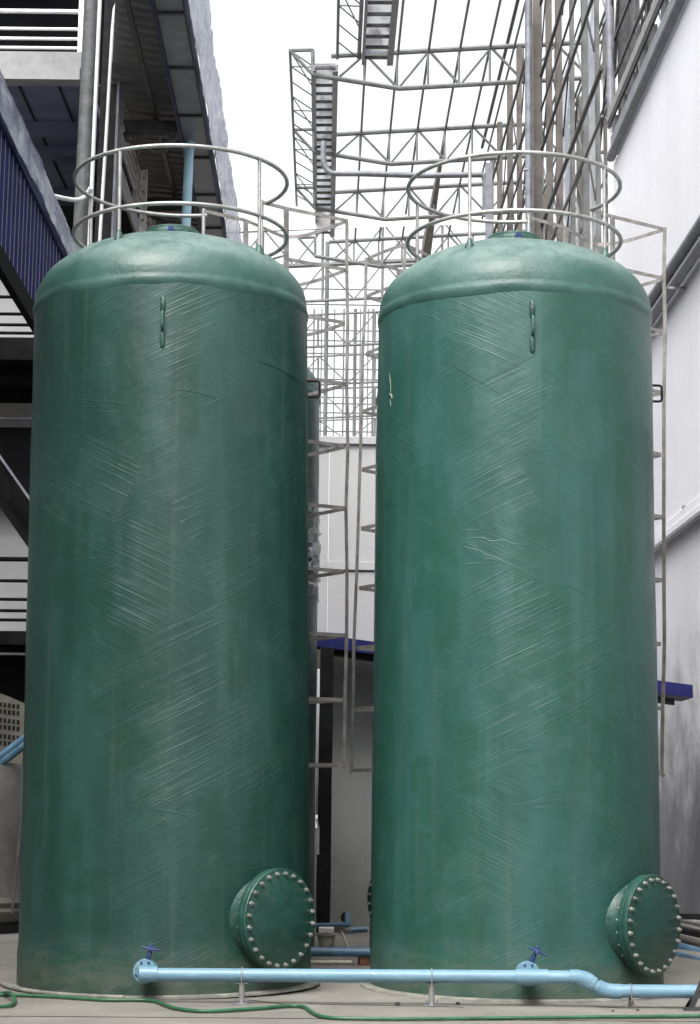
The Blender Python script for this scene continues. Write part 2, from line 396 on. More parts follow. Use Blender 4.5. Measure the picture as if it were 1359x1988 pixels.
# ------------------------------------------------------------ tanks
RT, HW = 1.25, 6.02
def dome_z(rho): return HW+.03+.64*math.sqrt(max(0, 1-(rho/RT)**2))
RC = Vector((.055, .0)); RR, ZL, ZU = .985, 6.74, 7.27       # guard ring centre / radius / heights
CAGE = dict(G1=(.22, .83), N=(.617, 1.139), X=(.99, 1.70), B=(1.32, 1.47), B2=(1.14, 1.65), V=(1.56, 1.16), Mm=(1.03, .77), G2=(.80, .58))
def make_tank(x, y, lean, label, mat, manaz, ladrot, dz=0., zoff=0., detail=True, handle=True, off=(0, 0), rcx=.07):
    root = thing('storage_tank', label, 'storage tank', (x, y, 0), 'green storage tanks')
    root.rotation_euler = (0, lean, 0)
    # shell: slight taper, skirt at the base, lip at the head joint; small hand-laid unevenness
    zt = HW+dz
    prof = [(RT+.022, .02), (RT+.024, .30), (RT+.016, .34)]
    prof += [(RT+.014-(.014*i/44), .34+(zt-.06-.34)*i/44) for i in range(1, 45)]
    n = 220; mb = MB(); mb.lathe(prof, n, a0=pi/2)
    for i, v in enumerate(mb.v):
        nn = noise.noise(Vector((v.x*1.3+x, v.y*1.3, v.z*.9)))*.006+noise.noise(Vector((v.x*4, v.y*4+x, v.z*3)))*.0022
        q = Vector((v.x, v.y, 0)).normalized(); mb.v[i] = v+q*nn
    sh = build('shell', mb, mat, root, ang=60)
    me = sh.data; ul = me.uv_layers.new(name='UVMap'); K = len(prof)
    for pl in me.polygons:
        ks = [me.loops[li].vertex_index % n for li in pl.loop_indices]
        wrap = max(ks)-min(ks) > n/2
        for li in pl.loop_indices:
            vi = me.loops[li].vertex_index; k = vi % n
            if wrap and k < n/2: k += n
            ul.data[li].uv = (2*pi*k/n*RT, prof[vi//n][1])
    # domed head with its overlap lip
    mb = MB(); p2 = [(RT-.004, zt-.100), (RT+.002, zt-.085), (RT+.009, zt-.060), (RT+.013, zt-.035), (RT+.010, zt-.010), (RT+.001, zt+.012), (RT+.0, zt+.03)]
    p2 += [(RT*cos(t)+.0, zt+.03+.64*sin(t)) for t in [radians(q) for q in range(4, 91, 3)]]
    p2[-1] = (.004, zt+.67)
    mb.lathe(p2, 160)
    for i, v in enumerate(mb.v):
        a = math.atan2(v.y, v.x)
        d = noise.noise(Vector((v.x*2.2+x, v.y*2.2, v.z*2.2)))*.010+noise.noise(Vector((v.x*7+x, v.y*7, v.z*9)))*.004
        if v.z < zt+.02: v.z += noise.noise(Vector((a*2.5+x, 0, 5)))*.012
        mb.v[i] = v+v.normalized()*0+Vector((v.x, v.y, max(0, v.z-zt)*2)).normalized()*d
    build('dome', mb, 'dome', root, ang=60)
    # top hatch
    ht = build('hatch', MB().lathe([(.235, zt+.60), (.235, zt+.69), (.262, zt+.695), (.266, zt+.73), (.262, zt+.738), (.245, zt+.742), (.245, zt+.765), (.235, zt+.775), (.004, zt+.785)], 48), 'lid', root)
    build('vent_plug', MB().cyl((.015, -.262, zt+.708), (.015, -.31, zt+.703), .032, 16), 'bluev', ht)
    # mortar ring round the foot
    build('base_ring', MB().lathe([(1.20, .0), (1.355, .0), (1.35, .016), (1.32, .024), (1.24, .026)], 96), 'plinth', root)
    # guard rail
    rc = Vector((rcx, 0))
    G1a = math.atan2(CAGE['G1'][1]-rc.y, CAGE['G1'][0]-rc.x); G2a = math.atan2(CAGE['G2'][1]-rc.y, CAGE['G2'][0]-rc.x)
    rot = Matrix.Rotation(ladrot, 4, 'Z')
    tz = Matrix.Translation((0, 0, dz))
    X4 = tz@rot
    for nm, z in (('top_rail', ZU), ('lower_rail', ZL)):
        build(nm, MB().tube(arc(rc.x, rc.y, z, RR, G1a, G2a+2*pi, 90), .019, 10).xf(X4), 'galv', root)
    pa = [(-.87-rc.x, .43-rc.y), (-.463, -.86), (.72, -.60)]
    angs = [math.atan2(q[1], q[0]) for q in pa]
    for a in angs:
        px, py = rc.x+RR*cos(a), rc.y+RR*sin(a); rho = math.hypot(px, py); zd = dome_z(rho)
        po = build('rail_post', MB().tube([(px, py, zd+.0), (px, py, ZU)], .0165, 10).xf(X4), 'galv', root)
        mb = MB().lathe([(.05, zd-.05), (.042, zd+.0), (.028, zd+.035), (.021, zd+.06), (.018, zd+.07)], 12, Matrix.Translation((px, py, 0))).xf(X4)
        build('post_foot', mb, 'lid', po)
    for kx in ('G1', 'G2'):
        px, py = CAGE[kx]; rho = math.hypot(px, py)
        build('rail_post', MB().tube([(px, py, dome_z(rho)-.02), (px, py, ZU+.02)], .018, 10).xf(X4), 'galv', root)
    # ladder and cage
    Mp, Np = Vector(CAGE['Mm']), Vector(CAGE['N'])
    for q in (Mp, Np):
        build('ladder_stile', MB().bar((q.x, q.y, .9), (q.x, q.y, ZU), .03, .045, (1, 1, 0)).xf(X4), 'galvflat', root)
    z = 1.1
    while z < 6.9:
        build('ladder_rung', MB().cyl((Mp.x, Mp.y, z), (Np.x, Np.y, z), .011, 8).xf(X4), 'galvflat', root); z += .30
    def bow(z, jit):
        rnd = random.Random(int(z*1000)+int(x*10))
        j = lambda: rnd.uniform(-jit, jit)
        V, B, Xp = CAGE['V'], CAGE['B'], CAGE['X']
        o = off[1]+(off[0]-off[1])*(z-1.9)/5.4; B2 = CAGE['B2']
        pts = [(Mp.x, Mp.y, z), (V[0]+o+j(), V[1]+j(), z), (B[0]+o*.8+j(), B[1]+j(), z), (B2[0]+o*.6, B2[1], z), (Xp[0], Xp[1], z), (Np.x, Np.y, z)]
        return pts
    def flat(pts, hgt, th=.006):
        mb = MB()
        for a, b in zip(pts, pts[1:]): mb.bar(a, b, th, hgt)
        return mb
    hz = [ZU-.0, 6.76] + [6.22-.617*i for i in range(8)]
    if not detail: hz = [ZU] + [6.86-.62*i for i in range(9)]
    for i, z in enumerate(hz):
        pts = bow(z, 0 if i == 0 else .012)
        if i == 0: pts = [(CAGE['G2'][0], CAGE['G2'][1], z)]+pts[:]+[(CAGE['G1'][0], CAGE['G1'][1], z)]
        build('cage_hoop', flat(fillet(pts, .06, 4), .035).xf(X4), 'galvflat', root)
    zb = hz[-1]-.03
    for kx in ('V', 'X'):
        q = CAGE[kx]; fo = 1. if kx == 'V' else 0.
        rnd = random.Random(ord(kx)+int(x*7)+3); pts = []
        zz = [ZU+.02]+[h for h in hz[1:]]+[zb]
        for z in zz: o = fo*(off[1]+(off[0]-off[1])*(z-1.9)/5.4); pts.append((q[0]+o+rnd.uniform(-.012, .012), q[1]+rnd.uniform(-.012, .012), z))
        mb = MB()
        for a, b in zip(pts, pts[1:]): mb.bar(a, b, .040, .007, (1, 1, 0))
        build('cage_strap', mb.xf(X4), 'galvflat', root)
    # manhole
    u = Vector((sin(manaz), -cos(manaz), 0)); e = Vector((cos(manaz), sin(manaz), 0)); zc = .60
    Mm = Matrix((e, Vector((0, 0, 1)), u)).transposed().to_4x4(); Mm.translation = Vector((0, 0, zc))
    mh = build('manhole_neck', MB().lathe([(.40, 1.10), (.385, 1.20), (.355, 1.25), (.35, 1.335), (.405, 1.336), (.41, 1.345), (.41, 1.375), (.404, 1.38), (.3, 1.381)], 64, Mm), 'green', root)
    build('manhole_cover', MB().lathe([(.3, 1.384), (.404, 1.384), (.412, 1.39), (.413, 1.42), (.406, 1.428), (.335, 1.43), (.325, 1.437), (.004, 1.437)], 64, Mm), 'green', mh)
    for k in range(24):
        a = 2*pi*(k+.5)/24; cx_, cy_ = .372*cos(a), .372*sin(a)
        mb = MB().lathe([(.0, 1.425), (.021, 1.426), (.022, 1.432), (.0175, 1.433), (.0175, 1.447), (.0085, 1.448), (.0085, 1.462), (.001, 1.463)], 6, Mm@Matrix.Translation((cx_, cy_, 0)))
        build('bolt', mb, 'bolt', mh)
        build('nut', MB().lathe([(.001, 1.310), (.009, 1.311), (.010, 1.322), (.014, 1.323), (.0145, 1.336)], 6, Mm@Matrix.Translation((.384*cos(a), .384*sin(a), 0))), 'bolt', mh)
    # lifting lugs: a bent bar laminated on to the wall at front, right
    if handle:
        for (az_, style) in ((radians(2) if x < 0 else radians(2), 0), (radians(97) if x < 0 else radians(93), 1)):
            uu = Vector((sin(az_), -cos(az_), 0)); zc2 = 5.33 if style else 5.60
            rr = RT+.004
            if style:
                pts = fillet([uu*(rr-.02)+Vector((0, 0, zc2+.075)), uu*(rr+.115)+Vector((0, 0, zc2+.075)), uu*(rr+.115)+Vector((0, 0, zc2-.075)), uu*(rr-.02)+Vector((0, 0, zc2-.075))], .03)
                build('lifting_handle', MB().tube(pts, .0115, 10), 'black', root)
            else:
                pts = fillet([uu*(rr-.0)+Vector((0, 0, zc2+.20)), uu*(rr+.004)+Vector((0, 0, zc2+.09)), uu*(rr+.055)+Vector((0, 0, zc2+.075)), uu*(rr+.055)+Vector((0, 0, zc2-.06)), uu*(rr+.006)+Vector((0, 0, zc2-.085)), uu*(rr+.0)+Vector((0, 0, zc2-.21))], .02)
                build('lifting_handle', MB().tube(pts, .0135, 10), 'lid', root)
                for sz, zz in ((.055, zc2+.15), (.055, zc2-.15)):
                    mb = MB(); mb.lathe([(.014, -.075), (.024, -.05), (.025, .05), (.018, .072), (.001, .078)], 12, Matrix.Translation(uu*(rr-.001)+Vector((0, 0, zz))))
                    build('resin_patch', mb, 'lid', root)
    return root
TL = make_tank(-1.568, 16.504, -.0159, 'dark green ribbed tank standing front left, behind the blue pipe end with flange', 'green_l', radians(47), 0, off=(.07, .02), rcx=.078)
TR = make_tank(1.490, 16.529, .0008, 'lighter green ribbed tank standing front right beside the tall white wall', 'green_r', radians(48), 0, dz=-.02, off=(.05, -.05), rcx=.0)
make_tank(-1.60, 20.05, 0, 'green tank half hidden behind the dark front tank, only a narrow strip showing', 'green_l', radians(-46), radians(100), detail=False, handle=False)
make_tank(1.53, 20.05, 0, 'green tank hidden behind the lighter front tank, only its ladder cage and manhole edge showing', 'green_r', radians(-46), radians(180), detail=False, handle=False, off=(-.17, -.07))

def ridges(tank, cx, cy, R_, lean, lst):
    inv_ = (Matrix.Translation((cx, cy, 0))@Matrix.Rotation(lean, 4, 'Y')).inverted()
    for rad, mt, pts in lst:
        P = []
        Q = crv([(a, b, 0) for a, b in pts], 6) if len(pts) > 2 else [Vector((pts[0][0]+(pts[1][0]-pts[0][0])*i/12, pts[0][1]+(pts[1][1]-pts[0][1])*i/12, 0)) for i in range(13)]
        for q in Q:
            d = ray(q.x, q.y); ox = cx+lean*(HC+3)      # first guess of the leaning axis
            for it in range(3):
                a = d.x*d.x+d.y*d.y; b = -2*(d.x*ox+d.y*cy); c_ = ox*ox+cy*cy-R_*R_
                disc = b*b-4*a*c_
                if disc < 0: t_ = None; break
                t_ = (-b-math.sqrt(disc))/(2*a); ox = cx+lean*(HC+d.z*t_)
            if t_: P.append(inv_@(d*t_+Vector((0, 0, HC))))
        if len(P) > 2:
            n_ = len(P); build('resin_ridge', MB().tube(P, rad, 6, radii=[rad*.62*(.35+.65*math.sin(pi*(i+.5)/n_)) for i in range(n_)]), mt, tank)
ridges(TL, -1.568, 16.504, 1.2530, -.0159, [
    (.006, 'lid', [(170, 1152), (300, 1085), (420, 1025), (560, 962)]), (.004, 'green', [(240, 870), (300, 900), (395, 948)]),
    (.006, 'lid', [(296, 776), (318, 772), (345, 775)]), (.005, 'green', [(320, 773), (350, 757), (420, 772)]),
    (.005, 'lid', [(262, 987), (292, 971), (332, 986)]), (.004, 'green', [(115, 1330), (200, 1365), (300, 1420)]),
    (.0045, 'green', [(230, 1360), (300, 1325), (380, 1290), (470, 1240)]), (.004, 'green', [(150, 1740), (240, 1790), (330, 1830), (420, 1850)]),
    (.004, 'green', [(500, 700), (540, 715), (590, 745)]), (.004, 'green', [(90, 1500), (170, 1530), (260, 1580), (330, 1600)])])
ridges(TR, 1.490, 16.529, 1.2530, .0008, [
    (.006, 'green', [(950, 1356), (1020, 1322), (1086, 1287)]), (.005, 'green', [(835, 1366), (905, 1347), (965, 1312), (1075, 1262)]),
    (.005, 'green', [(850, 1862), (960, 1812), (1040, 1775), (1105, 1738)]), (.0045, 'green', [(930, 1552), (1000, 1520), (1080, 1485)]),
    (.005, 'lid', [(734, 985), (765, 974), (792, 986)]), (.006, 'green', [(745, 982), (800, 1000), (880, 1035), (980, 1078), (1080, 1125), (1140, 1158)]),
    (.0045, 'lid', [(760, 1046), (820, 1038), (880, 1036), (905, 1045)]), (.005, 'lid', [(800, 1056), (860, 1066), (885, 1072)]),
    (.006, 'lid', [(880, 1101), (930, 1102), (944, 1090), (920, 1085)]), (.006, 'galvflat', [(756, 724), (758, 745), (759, 766)]),
    (.012, 'galvflat', [(756, 764), (760, 768), (761, 774)]), (.005, 'galvflat', [(757, 775), (759, 789)]),
    (.004, 'green', [(724, 1800), (790, 1835), (850, 1850), (930, 1858)]), (.0035, 'green', [(786, 1600), (760, 1612), (746, 1665), (755, 1720), (780, 1742)]),
    (.004, 'green', [(860, 700), (930, 740), (1010, 790)]), (.004, 'green', [(900, 760), (980, 720), (1040, 690)])])

# loose clear film hanging on the rear tank
mb = MB(); nu, nv = 10, 22
for j in range(nv+1):
    for i in range(nu+1):
        a = radians(-22+44*i/nu)+radians(-8)
        z = 3.75+1.0*j/nv; r = 1.30+.05*noise.noise(Vector((i*.7, j*.6, 1)))+.03*noise.noise(Vector((i*2., j*1.7, 4)))
        wv = .06*noise.noise(Vector((0, j*.5, 9)))
        mb.v.append(Vector((-1.64+r*cos(a+wv), 20.05+r*sin(a+wv), z+.06*noise.noise(Vector((i, 0, 3))))))
for j in range(nv):
    for i in range(nu):
        if noise.noise(Vector((i*.6, j*.5, 7))) > .28: continue
        o_ = j*(nu+1)+i; mb.f.append((o_, o_+1, o_+nu+2, o_+nu+1))
wr = build('plastic_wrap', mb, 'filmc'); tag(wr, 'torn clear plastic wrap clinging to the side of the rear left tank', 'plastic wrap')
sm = wr.modifiers.new('t', 'SOLIDIFY'); sm.thickness = .002

# ------------------------------------------------------------ blue pipe line in front
YP = 14.92
zp = ay(640, 1895, YP).z; PR = .0515
def pp(px, py, y=YP): return ay(px, py, y)
root = thing('water_pipe', 'long light blue plastic pipe running in front of both front tanks', 'pipe', (pp(305, 1892).x, YP, 0))
inv = Matrix.Translation(-root.location)
def bt(name, mb, mat, par=None, **k):
    o = build(name, mb.xf(inv), mat, par or root, **k); return o
xa, xb = pp(300, 1892), pp(1110, 1897); xc, xd = pp(1120, 1898), pp(1176, 1922); xe = pp(1500, 1926)
bt('pipe_run', MB().cyl(xa, xb, PR, 28), 'blue')
bt('pipe_run', MB().cyl(pp(1120, 1899), pp(1170, 1920), PR, 28), 'blue')
bt('pipe_run', MB().cyl(pp(1190, 1924), xe, PR, 28), 'blue')
bt('pipe_elbow', MB().tube(crv([pp(1106, 1896.5), pp(1124, 1897.5), pp(1140, 1902), pp(1152, 1911)], 5), PR+.007, 28), 'blue')
bt('pipe_elbow', MB().tube(crv([pp(1160, 1915), pp(1172, 1921), pp(1188, 1924.5), pp(1206, 1924.7)], 5), PR+.007, 28), 'blue')
te = bt('tee_fitting', MB().cyl(pp(1001, 1896), pp(1063, 1896.6), PR+.008, 28), 'blue')
# left corner elbow and flanges
def valve(px, pyc, tankx, tanky, lever):
    c = pp(px, pyc); yf = YP+.075; ytk = tanky-math.sqrt(max(0, 1.26**2-(c.x-tankx)**2))
    fl = bt('flange', MB().lathe([(.03, -.0), (.092, -.0), (.095, .004), (.095, .02), (.092, .024), (.03, .024)], 40, Matrix.Translation((c.x, yf, c.z))@Matrix.Rotation(-pi/2, 4, 'X')), 'blue')
    for k in range(8):
        a = 2*pi*(k+.5)/8; q = Vector((c.x+.074*cos(a), yf-.001, c.z+.074*sin(a)))
        bt('flange_bolt', MB().cyl(q+Vector((0, -.006, 0)), q+Vector((0, .01, 0)), .011, 6), 'bluev' if k % 3 else 'bolt', fl)
    bt('pipe_stub', MB().cyl((c.x, YP, c.z), (c.x, yf+.001, c.z), PR+.006, 28), 'blue')
    bt('pipe_stub', MB().cyl((c.x, yf+.12, c.z), (c.x, ytk+.03, c.z), PR, 28), 'green')
    va = bt('valve_body', MB().lathe([(.05, .026), (.082, .028), (.082, .085), (.05, .088)], 32, Matrix.Translation((c.x, yf, c.z))@Matrix.Rotation(-pi/2, 4, 'X')), 'bluev')
    bt('flange', MB().lathe([(.05, .09), (.095, .091), (.095, .115), (.05, .118)], 40, Matrix.Translation((c.x, yf, c.z))@Matrix.Rotation(-pi/2, 4, 'X')), 'blue')
    L = lever; ym = yf+.055
    bt('valve_neck', MB().cyl((c.x+L[0]*.3, ym, c.z+.07), (c.x+L[0]*.75, ym, c.z+.155), .018, 12), 'bluev', va)
    h = MB().box((c.x+L[0], ym-.01, c.z+.175), (.05, .05, .035)); h.bar((c.x+L[0]-.075, ym-.03, c.z+.175+L[1]), (c.x+L[0]+.075, ym-.03, c.z+.17-L[1]), .012, .014)
    h.bar((c.x+L[0], ym-.02, c.z+.185), (c.x+L[0]+.0, ym-.02, c.z+.215), .03, .03)
    bt('valve_handle', h, 'bluev', va, bevel=.004)
valve(279, 1888, -1.568, 16.504, (.045, .01))
valve(1028, 1893, 1.49, 16.529, (.075, .03))
c0 = pp(279, 1891)
bt('pipe_elbow', MB().tube([(c0.x-.045, YP, c0.z), (c0.x-.03, YP, c0.z), (c0.x+.11, YP, c0.z)], PR+.008, 28, radii=[PR*.75, PR+.008, PR+.008]), 'blue')
bt('clip', MB().tube(arc(0, 0, 0, PR+.004, 0, 2*pi, 24)[:-1], .004, 6, True).xf(Matrix.Translation(pp(1224, 1924.6))@Matrix.Rotation(pi/2, 4, 'Y')), 'rust')

def stand(px, pyp, pyf, label, low=False):
    c = pp(px, pyp); t = thing('pipe_stand', label, 'pipe stand', (c.x, YP, 0), 'steel stands under the blue pipe')
    zt = c.z-PR-.004
    iv = Matrix.Translation((-c.x, -YP, 0))
    if not low:
        build('post', MB().cyl((0, 0, .006), (0, 0, zt-.008), .024, 14), 'galv', t)
        build('saddle_plate', MB().box((0, 0, zt-.006), (.10, .05, .010)), 'steelmid', t, bevel=.002)
        build('base_plate', MB().box((0, 0, .004), (.11, .11, .008)), 'steelmid', t, bevel=.002)
        for sx in (-.042, .042): build('anchor_bolt', MB().cyl((sx, -.03, .008), (sx, -.03, .045), .007, 8), 'steelmid', t)
    else:
        build('bracket', MB().bar((0, 0, 0), (0, 0, zt), .03, .008, (0, 1, 0)).bar((-.05, 0, .004), (.05, 0, .004), .03, .006), 'rust', t)
        for sx in (-.03, .03): build('anchor_bolt', MB().bar((sx, -.02, .0), (sx*.5, -.02, .06), .01, .01), 'rust', t)
    P = [Vector((0, (PR+.006)*cos(a), c.z+(PR+.006)*sin(a))) for a in [pi*i/14 for i in range(15)]]
    P = [Vector((0, PR+.006, zt-.02))]+P+[Vector((0, -PR-.006, zt-.02))]
    build('u_bolt', MB().tube(P, .0045, 6), 'galv', t)
stand(470, 1893, 1952, 'round steel post under the blue pipe below the left tank manhole')
stand(838, 1894.5, 1950, 'round steel post under the middle of the blue pipe, left of the tee')
stand(1224, 1924.6, 1955, 'low brown bracket under the dropped right end of the blue pipe', True)

# ------------------------------------------------------------ garden hose
HP = [(-60, 1930), (0, 1931), (100, 1934.5), (200, 1941), (290, 1942), (318, 1950), (345, 1958), (400, 1963), (500, 1958), (560, 1953), (590, 1955), (606, 1965), (625, 1973), (670, 1977), (800, 1978), (1000, 1976), (1200, 1974), (1420, 1972)]
jt = MB()
for (p_, q_) in (((-80, 1972), (1450, 1984)), ((480, 1941), (575, 1952)), ((600, 1949), (900, 1955))):
    a_, b_ = az(*p_, .0035), az(*q_, .0035); jt.bar(a_, b_, .006, .003)
tag(build('floor_crack', jt, 'black', smooth=False), 'thin dark cracks and joint lines in the concrete', None, kind='structure')
mb = MB().tube(crv([az(px, py, .018) for px, py in HP], 8), .014, 10)
hp = build('garden_hose', mb, 'hose'); tag(hp, 'long thin green hose lying across the concrete in front of the tanks', 'hose')
LP = [(-60, 1927), (0, 1928.5), (16, 1927), (23, 1931), (30, 1943), (22, 1951), (0, 1954), (-60, 1957)]
hp = build('garden_hose', MB().tube(crv([az(px, py, .055 if 10 < px < 28 and py < 1940 else .02) for px, py in LP], 8), .014, 10), 'hose')
tag(hp, 'short looped end of green hose at the left edge of the yard', 'hose')
# flattened ring of hose hugging the left tank foot
a0, a1 = radians(188), radians(262)
P = [Vector((-1.568+1.40*cos(a0+(a1-a0)*i/40), 16.504+1.40*sin(a0+(a1-a0)*i/40), .02)) for i in range(41)]
hp = build('garden_hose', MB().tube(P, .018, 10), 'plinth'); tag(hp, 'dusty grey hose curled round the foot of the left tank', 'hose')

# small litter on the concrete
for (px, py, r, lb) in ((772, 1951, .018, 'small dark pebble right of the gap between tanks'), (889, 1950, .016, 'small brown pebble right of the middle pipe post'), (1190, 1964, .010, 'tiny dark pebble near the right end of the pipe'), (1238, 1962, .012, 'tiny dark pebble right of the brown bracket')):
    c = az(px, py, 0); mb = MB().lathe([(.001, 0), (r*1.2, .1*r), (r*1.4, .6*r), (r*.8, 1.1*r), (.001, 1.3*r)], 7)
    for i, v in enumerate(mb.v): mb.v[i] = v+Vector((1, .6, .3))*noise.noise(v*60)*r*.5+c
    o = build('pebble', mb, 'steeldk', ang=20); tag(o, lb, 'pebble', 'pebbles on the yard')

# ------------------------------------------------------------ things in the gap between the tanks
def horiz(name, label, cat, p1, p2, y, r, mat, hollow=False):
    a, b = ay(p1[0], p1[1], y), ay(p2[0], p2[1], y)
    if a.z < r: a.z = r+.001
    if b.z < r: b.z = r+.001
    mb = MB()
    if hollow:
        mb.lathe([(r, 0), (r, (b-a).length), (r*.86, (b-a).length), (r*.86, 0), (r, 0)], 24, Matrix.Translation(a)@(b-a).to_track_quat('Z', 'Y').to_matrix().to_4x4())
    else: mb.cyl(a, b, r, 20)
    return tag(build(name, mb, mat), label, cat)
horiz('water_pipe', 'thick blue pipe crossing low behind the front tanks in the gap', 'pipe', (420, 1846), (1100, 1852), 18.55, .045, 'bluedk')
horiz('conduit_pipe', 'thin dirty white pipe lying on the ground in front of the thick blue gap pipe', 'pipe', (560, 1868), (683, 1868), 18.1, .018, 'beige', True)
a = ay(600, 1797, 22.6); b = ay(676, 1795, 22.9); cc_ = ay(675, 1775, 23.75)
t = thing('water_pipe', 'bent blue pipe entering a hole at the foot of the grey rear wall', 'pipe', (a.x, a.y, 0))
ivx = Matrix.Translation(-t.location)
build('pipe_run', MB().cyl(a, b, .028, 16).xf(ivx), 'bluedk', t)
build('pipe_elbow', MB().tube(fillet([a*.1+b*.9, b+Vector((.0, 0, 0)), cc_], .08), .036, 16).xf(ivx), 'bluedk', t)
horiz('pipe_offcut', 'short blue pipe offcut lying by the foot of the grey rear wall', 'pipe', (680, 1806), (714, 1804), 22.6, .035, 'bluedk', True)
mb = MB().tube(crv([az(662, 1803, .012), az(666, 1815, .012), az(672, 1830, .012), az(677, 1845, .012)], 6), .014, 8)
tag(build('hose_offcut', mb, 'beige'), 'short bent whitish hose lying right of the white tub', 'hose')
c = az(633, 1838, 0); t = thing('plastic_tub', 'small beige tub with a white block on its rim in the gap', 'tub', c)
build('tub_body', MB().lathe([(.001, .004), (.075, .004), (.10, .12), (.125, .13), (.125, .145), (.095, .145), (.09, .05)], 32), 'beige', t)
build('tub_lid', MB().box((0, 0, .18), (.17, .14, .065)), 'whitepaint', t, bevel=.012)
c = az(707, 1873, 0)
tag(build('wooden_block', MB().box((c.x+.02, c.y, .06), (.15, .14, .12), .15), 'brick', bevel=.006), 'reddish brown block beside the right tank, propping the gap pipe', 'block')
c = ay(645, 1804, 23.2)
tag(build('timber_offcut', MB().box((c.x, 23.2, .03), (.30, .10, .06), .1), 'rust', bevel=.004), 'flat grey offcut behind the white tub', 'offcut')

# ------------------------------------------------------------ rear wall, lean-to, dark post
YW = 24.2
t = thing('rear_wall', 'white plastered rear wall with a coping, seen through the gap', 'wall', (0, YW, 0))
def rz(px, py, y): return ay(px, py, y).z
ztop, zc1, zg1, zg2, zb = rz(680, 848, YW), rz(680, 864, YW), rz(680, 1091, YW), rz(680, 1107, YW), rz(680, 1250, YW)
xl, xr = -.28, 3.55
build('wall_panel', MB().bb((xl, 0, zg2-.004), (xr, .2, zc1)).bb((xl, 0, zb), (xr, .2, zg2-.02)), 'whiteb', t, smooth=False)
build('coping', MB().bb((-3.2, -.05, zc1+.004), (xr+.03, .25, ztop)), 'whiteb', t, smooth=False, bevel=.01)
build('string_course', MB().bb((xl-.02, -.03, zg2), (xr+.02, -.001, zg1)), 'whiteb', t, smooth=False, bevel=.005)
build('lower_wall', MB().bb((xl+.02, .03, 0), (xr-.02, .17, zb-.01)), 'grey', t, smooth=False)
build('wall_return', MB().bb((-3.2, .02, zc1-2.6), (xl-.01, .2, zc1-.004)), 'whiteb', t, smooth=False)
build('low_wall', MB().bb((-3.2, .05, 0), (xl+.015, .17, 1.25)), 'grey', t, smooth=False)
build('pipe_hole', MB().lathe([(.001, 0), (.065, 0)], 24, Matrix.Translation((ay(671, 1781, 24.2).x, .026, max(.12, ay(671, 1781, 24.2).z)))@Matrix.Rotation(pi/2, 4, 'X')), 'black', t)
# lean-to
p1, p2 = ay(560, 1223, 23.3), ay(1345, 1330, 23.3)
t = thing('lean_to_roof', 'low navy blue sheet roof sloping down to the right behind the tanks', 'roof', (0, 23.3, 0))
ivx = Matrix.Translation((0, -23.3, 0)); dn = Vector((0, 0, -.16))
back = Vector((0, .85, .0))
build('roof_sheet', MB().hexa([p1+dn, p2+dn, p2+dn+back, p1+dn+back, p1, p2, p2+back, p1+back]).xf(ivx), 'navy', t, smooth=False)
q1, q2 = p1+Vector((.1, .08, -.168)), p2+Vector((-.22, .08, -.168)); dn2 = Vector((0, 0, -.08)); bk2 = Vector((0, .12, 0))
build('roof_beam', MB().hexa([q1+dn2, q2+dn2, q2+dn2+bk2, q1+dn2+bk2, q1, q2, q2+bk2, q1+bk2]).xf(ivx), 'black', t, smooth=False)
# dark post
pa, pb = ay(635, 1258, 23.0), az(628, 1806)
t = thing('steel_column', 'black grimy column under the low navy roof, seen in the gap', 'column', (pa.x, 23, 0))
mb = MB()
for i in range(12):
    f = i/11; wd = .085+.008*noise.noise(Vector((i*1.3, 0, 2))); zz = pa.z*(1-f)
    xx = pa.x+(pb.x-pa.x)*f
    mb.v += [Vector((xx-wd-pa.x, -.1, zz)), Vector((xx+wd-pa.x, -.1, zz)), Vector((xx+wd-pa.x, .1, zz)), Vector((xx-wd-pa.x, .1, zz))]
for i in range(11):
    for k in range(4): mb.f.append((i*4+k, i*4+(k+1) % 4, i*4+4+(k+1) % 4, i*4+4+k))
mb.f += [(0, 1, 2, 3), (44, 47, 46, 45)]
build('post', mb, 'black', t, smooth=False)
build('cap_block', MB().box((-.16, 0, pa.z-.14), (.16, .25, .22)), 'vent', t, smooth=False)
build('white_pipe', MB().tube([(-.075, -.12, .95), (-.075, -.12, 1.25), (-.1, -.12, 1.38)], .012, 8), 'pvcw', t)

# ------------------------------------------------------------ tall white wall at right
XR = 5.0
t = thing('white_building', 'tall white plastered building wall along the right side of the yard', 'building')
def wbox(mb, X0, X1, Y0, Y1, Z0, Z1):
    P = [W(X0, Y0, Z0), W(X1, Y0, Z0), W(X1, Y1, Z0), W(X0, Y1, Z0), W(X0, Y0, Z1), W(X1, Y0, Z1), W(X1, Y1, Z1), W(X0, Y1, Z1)]
    return mb.hexa(P)
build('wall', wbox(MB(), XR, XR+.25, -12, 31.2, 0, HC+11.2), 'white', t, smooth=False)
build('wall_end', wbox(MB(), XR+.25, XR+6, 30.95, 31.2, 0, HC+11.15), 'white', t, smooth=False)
build('sky_blocker_wall', MB().bb((-9, -12.3, 0), (XR+.3, -12.01, 8.5)), 'grey', t, smooth=False)  # unseen wall added behind the camera to block sky light
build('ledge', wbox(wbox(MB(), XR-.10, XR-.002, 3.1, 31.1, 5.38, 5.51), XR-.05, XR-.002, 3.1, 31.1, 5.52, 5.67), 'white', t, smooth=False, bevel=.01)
build('ledge_trim', wbox(MB(), XR-.12, XR-.101, 3.1, 31.1, 5.35, 5.40), 'tile', t, smooth=False)
for zz, r, mt in ((9.11, .095, 'steelmid'), (8.86, .075, 'steelmid')):
    pi_ = build('service_pipe', MB().cyl(W(XR-.13, 3.2, zz), W(XR-.13, 31, zz), r, 16), mt, t)
for i in range(9): build('pipe_bracket', wbox(MB(), XR-.25, XR-.003, 4+3*i, 4.04+3*i, 8.74, 8.77), 'galvflat', t, smooth=False)
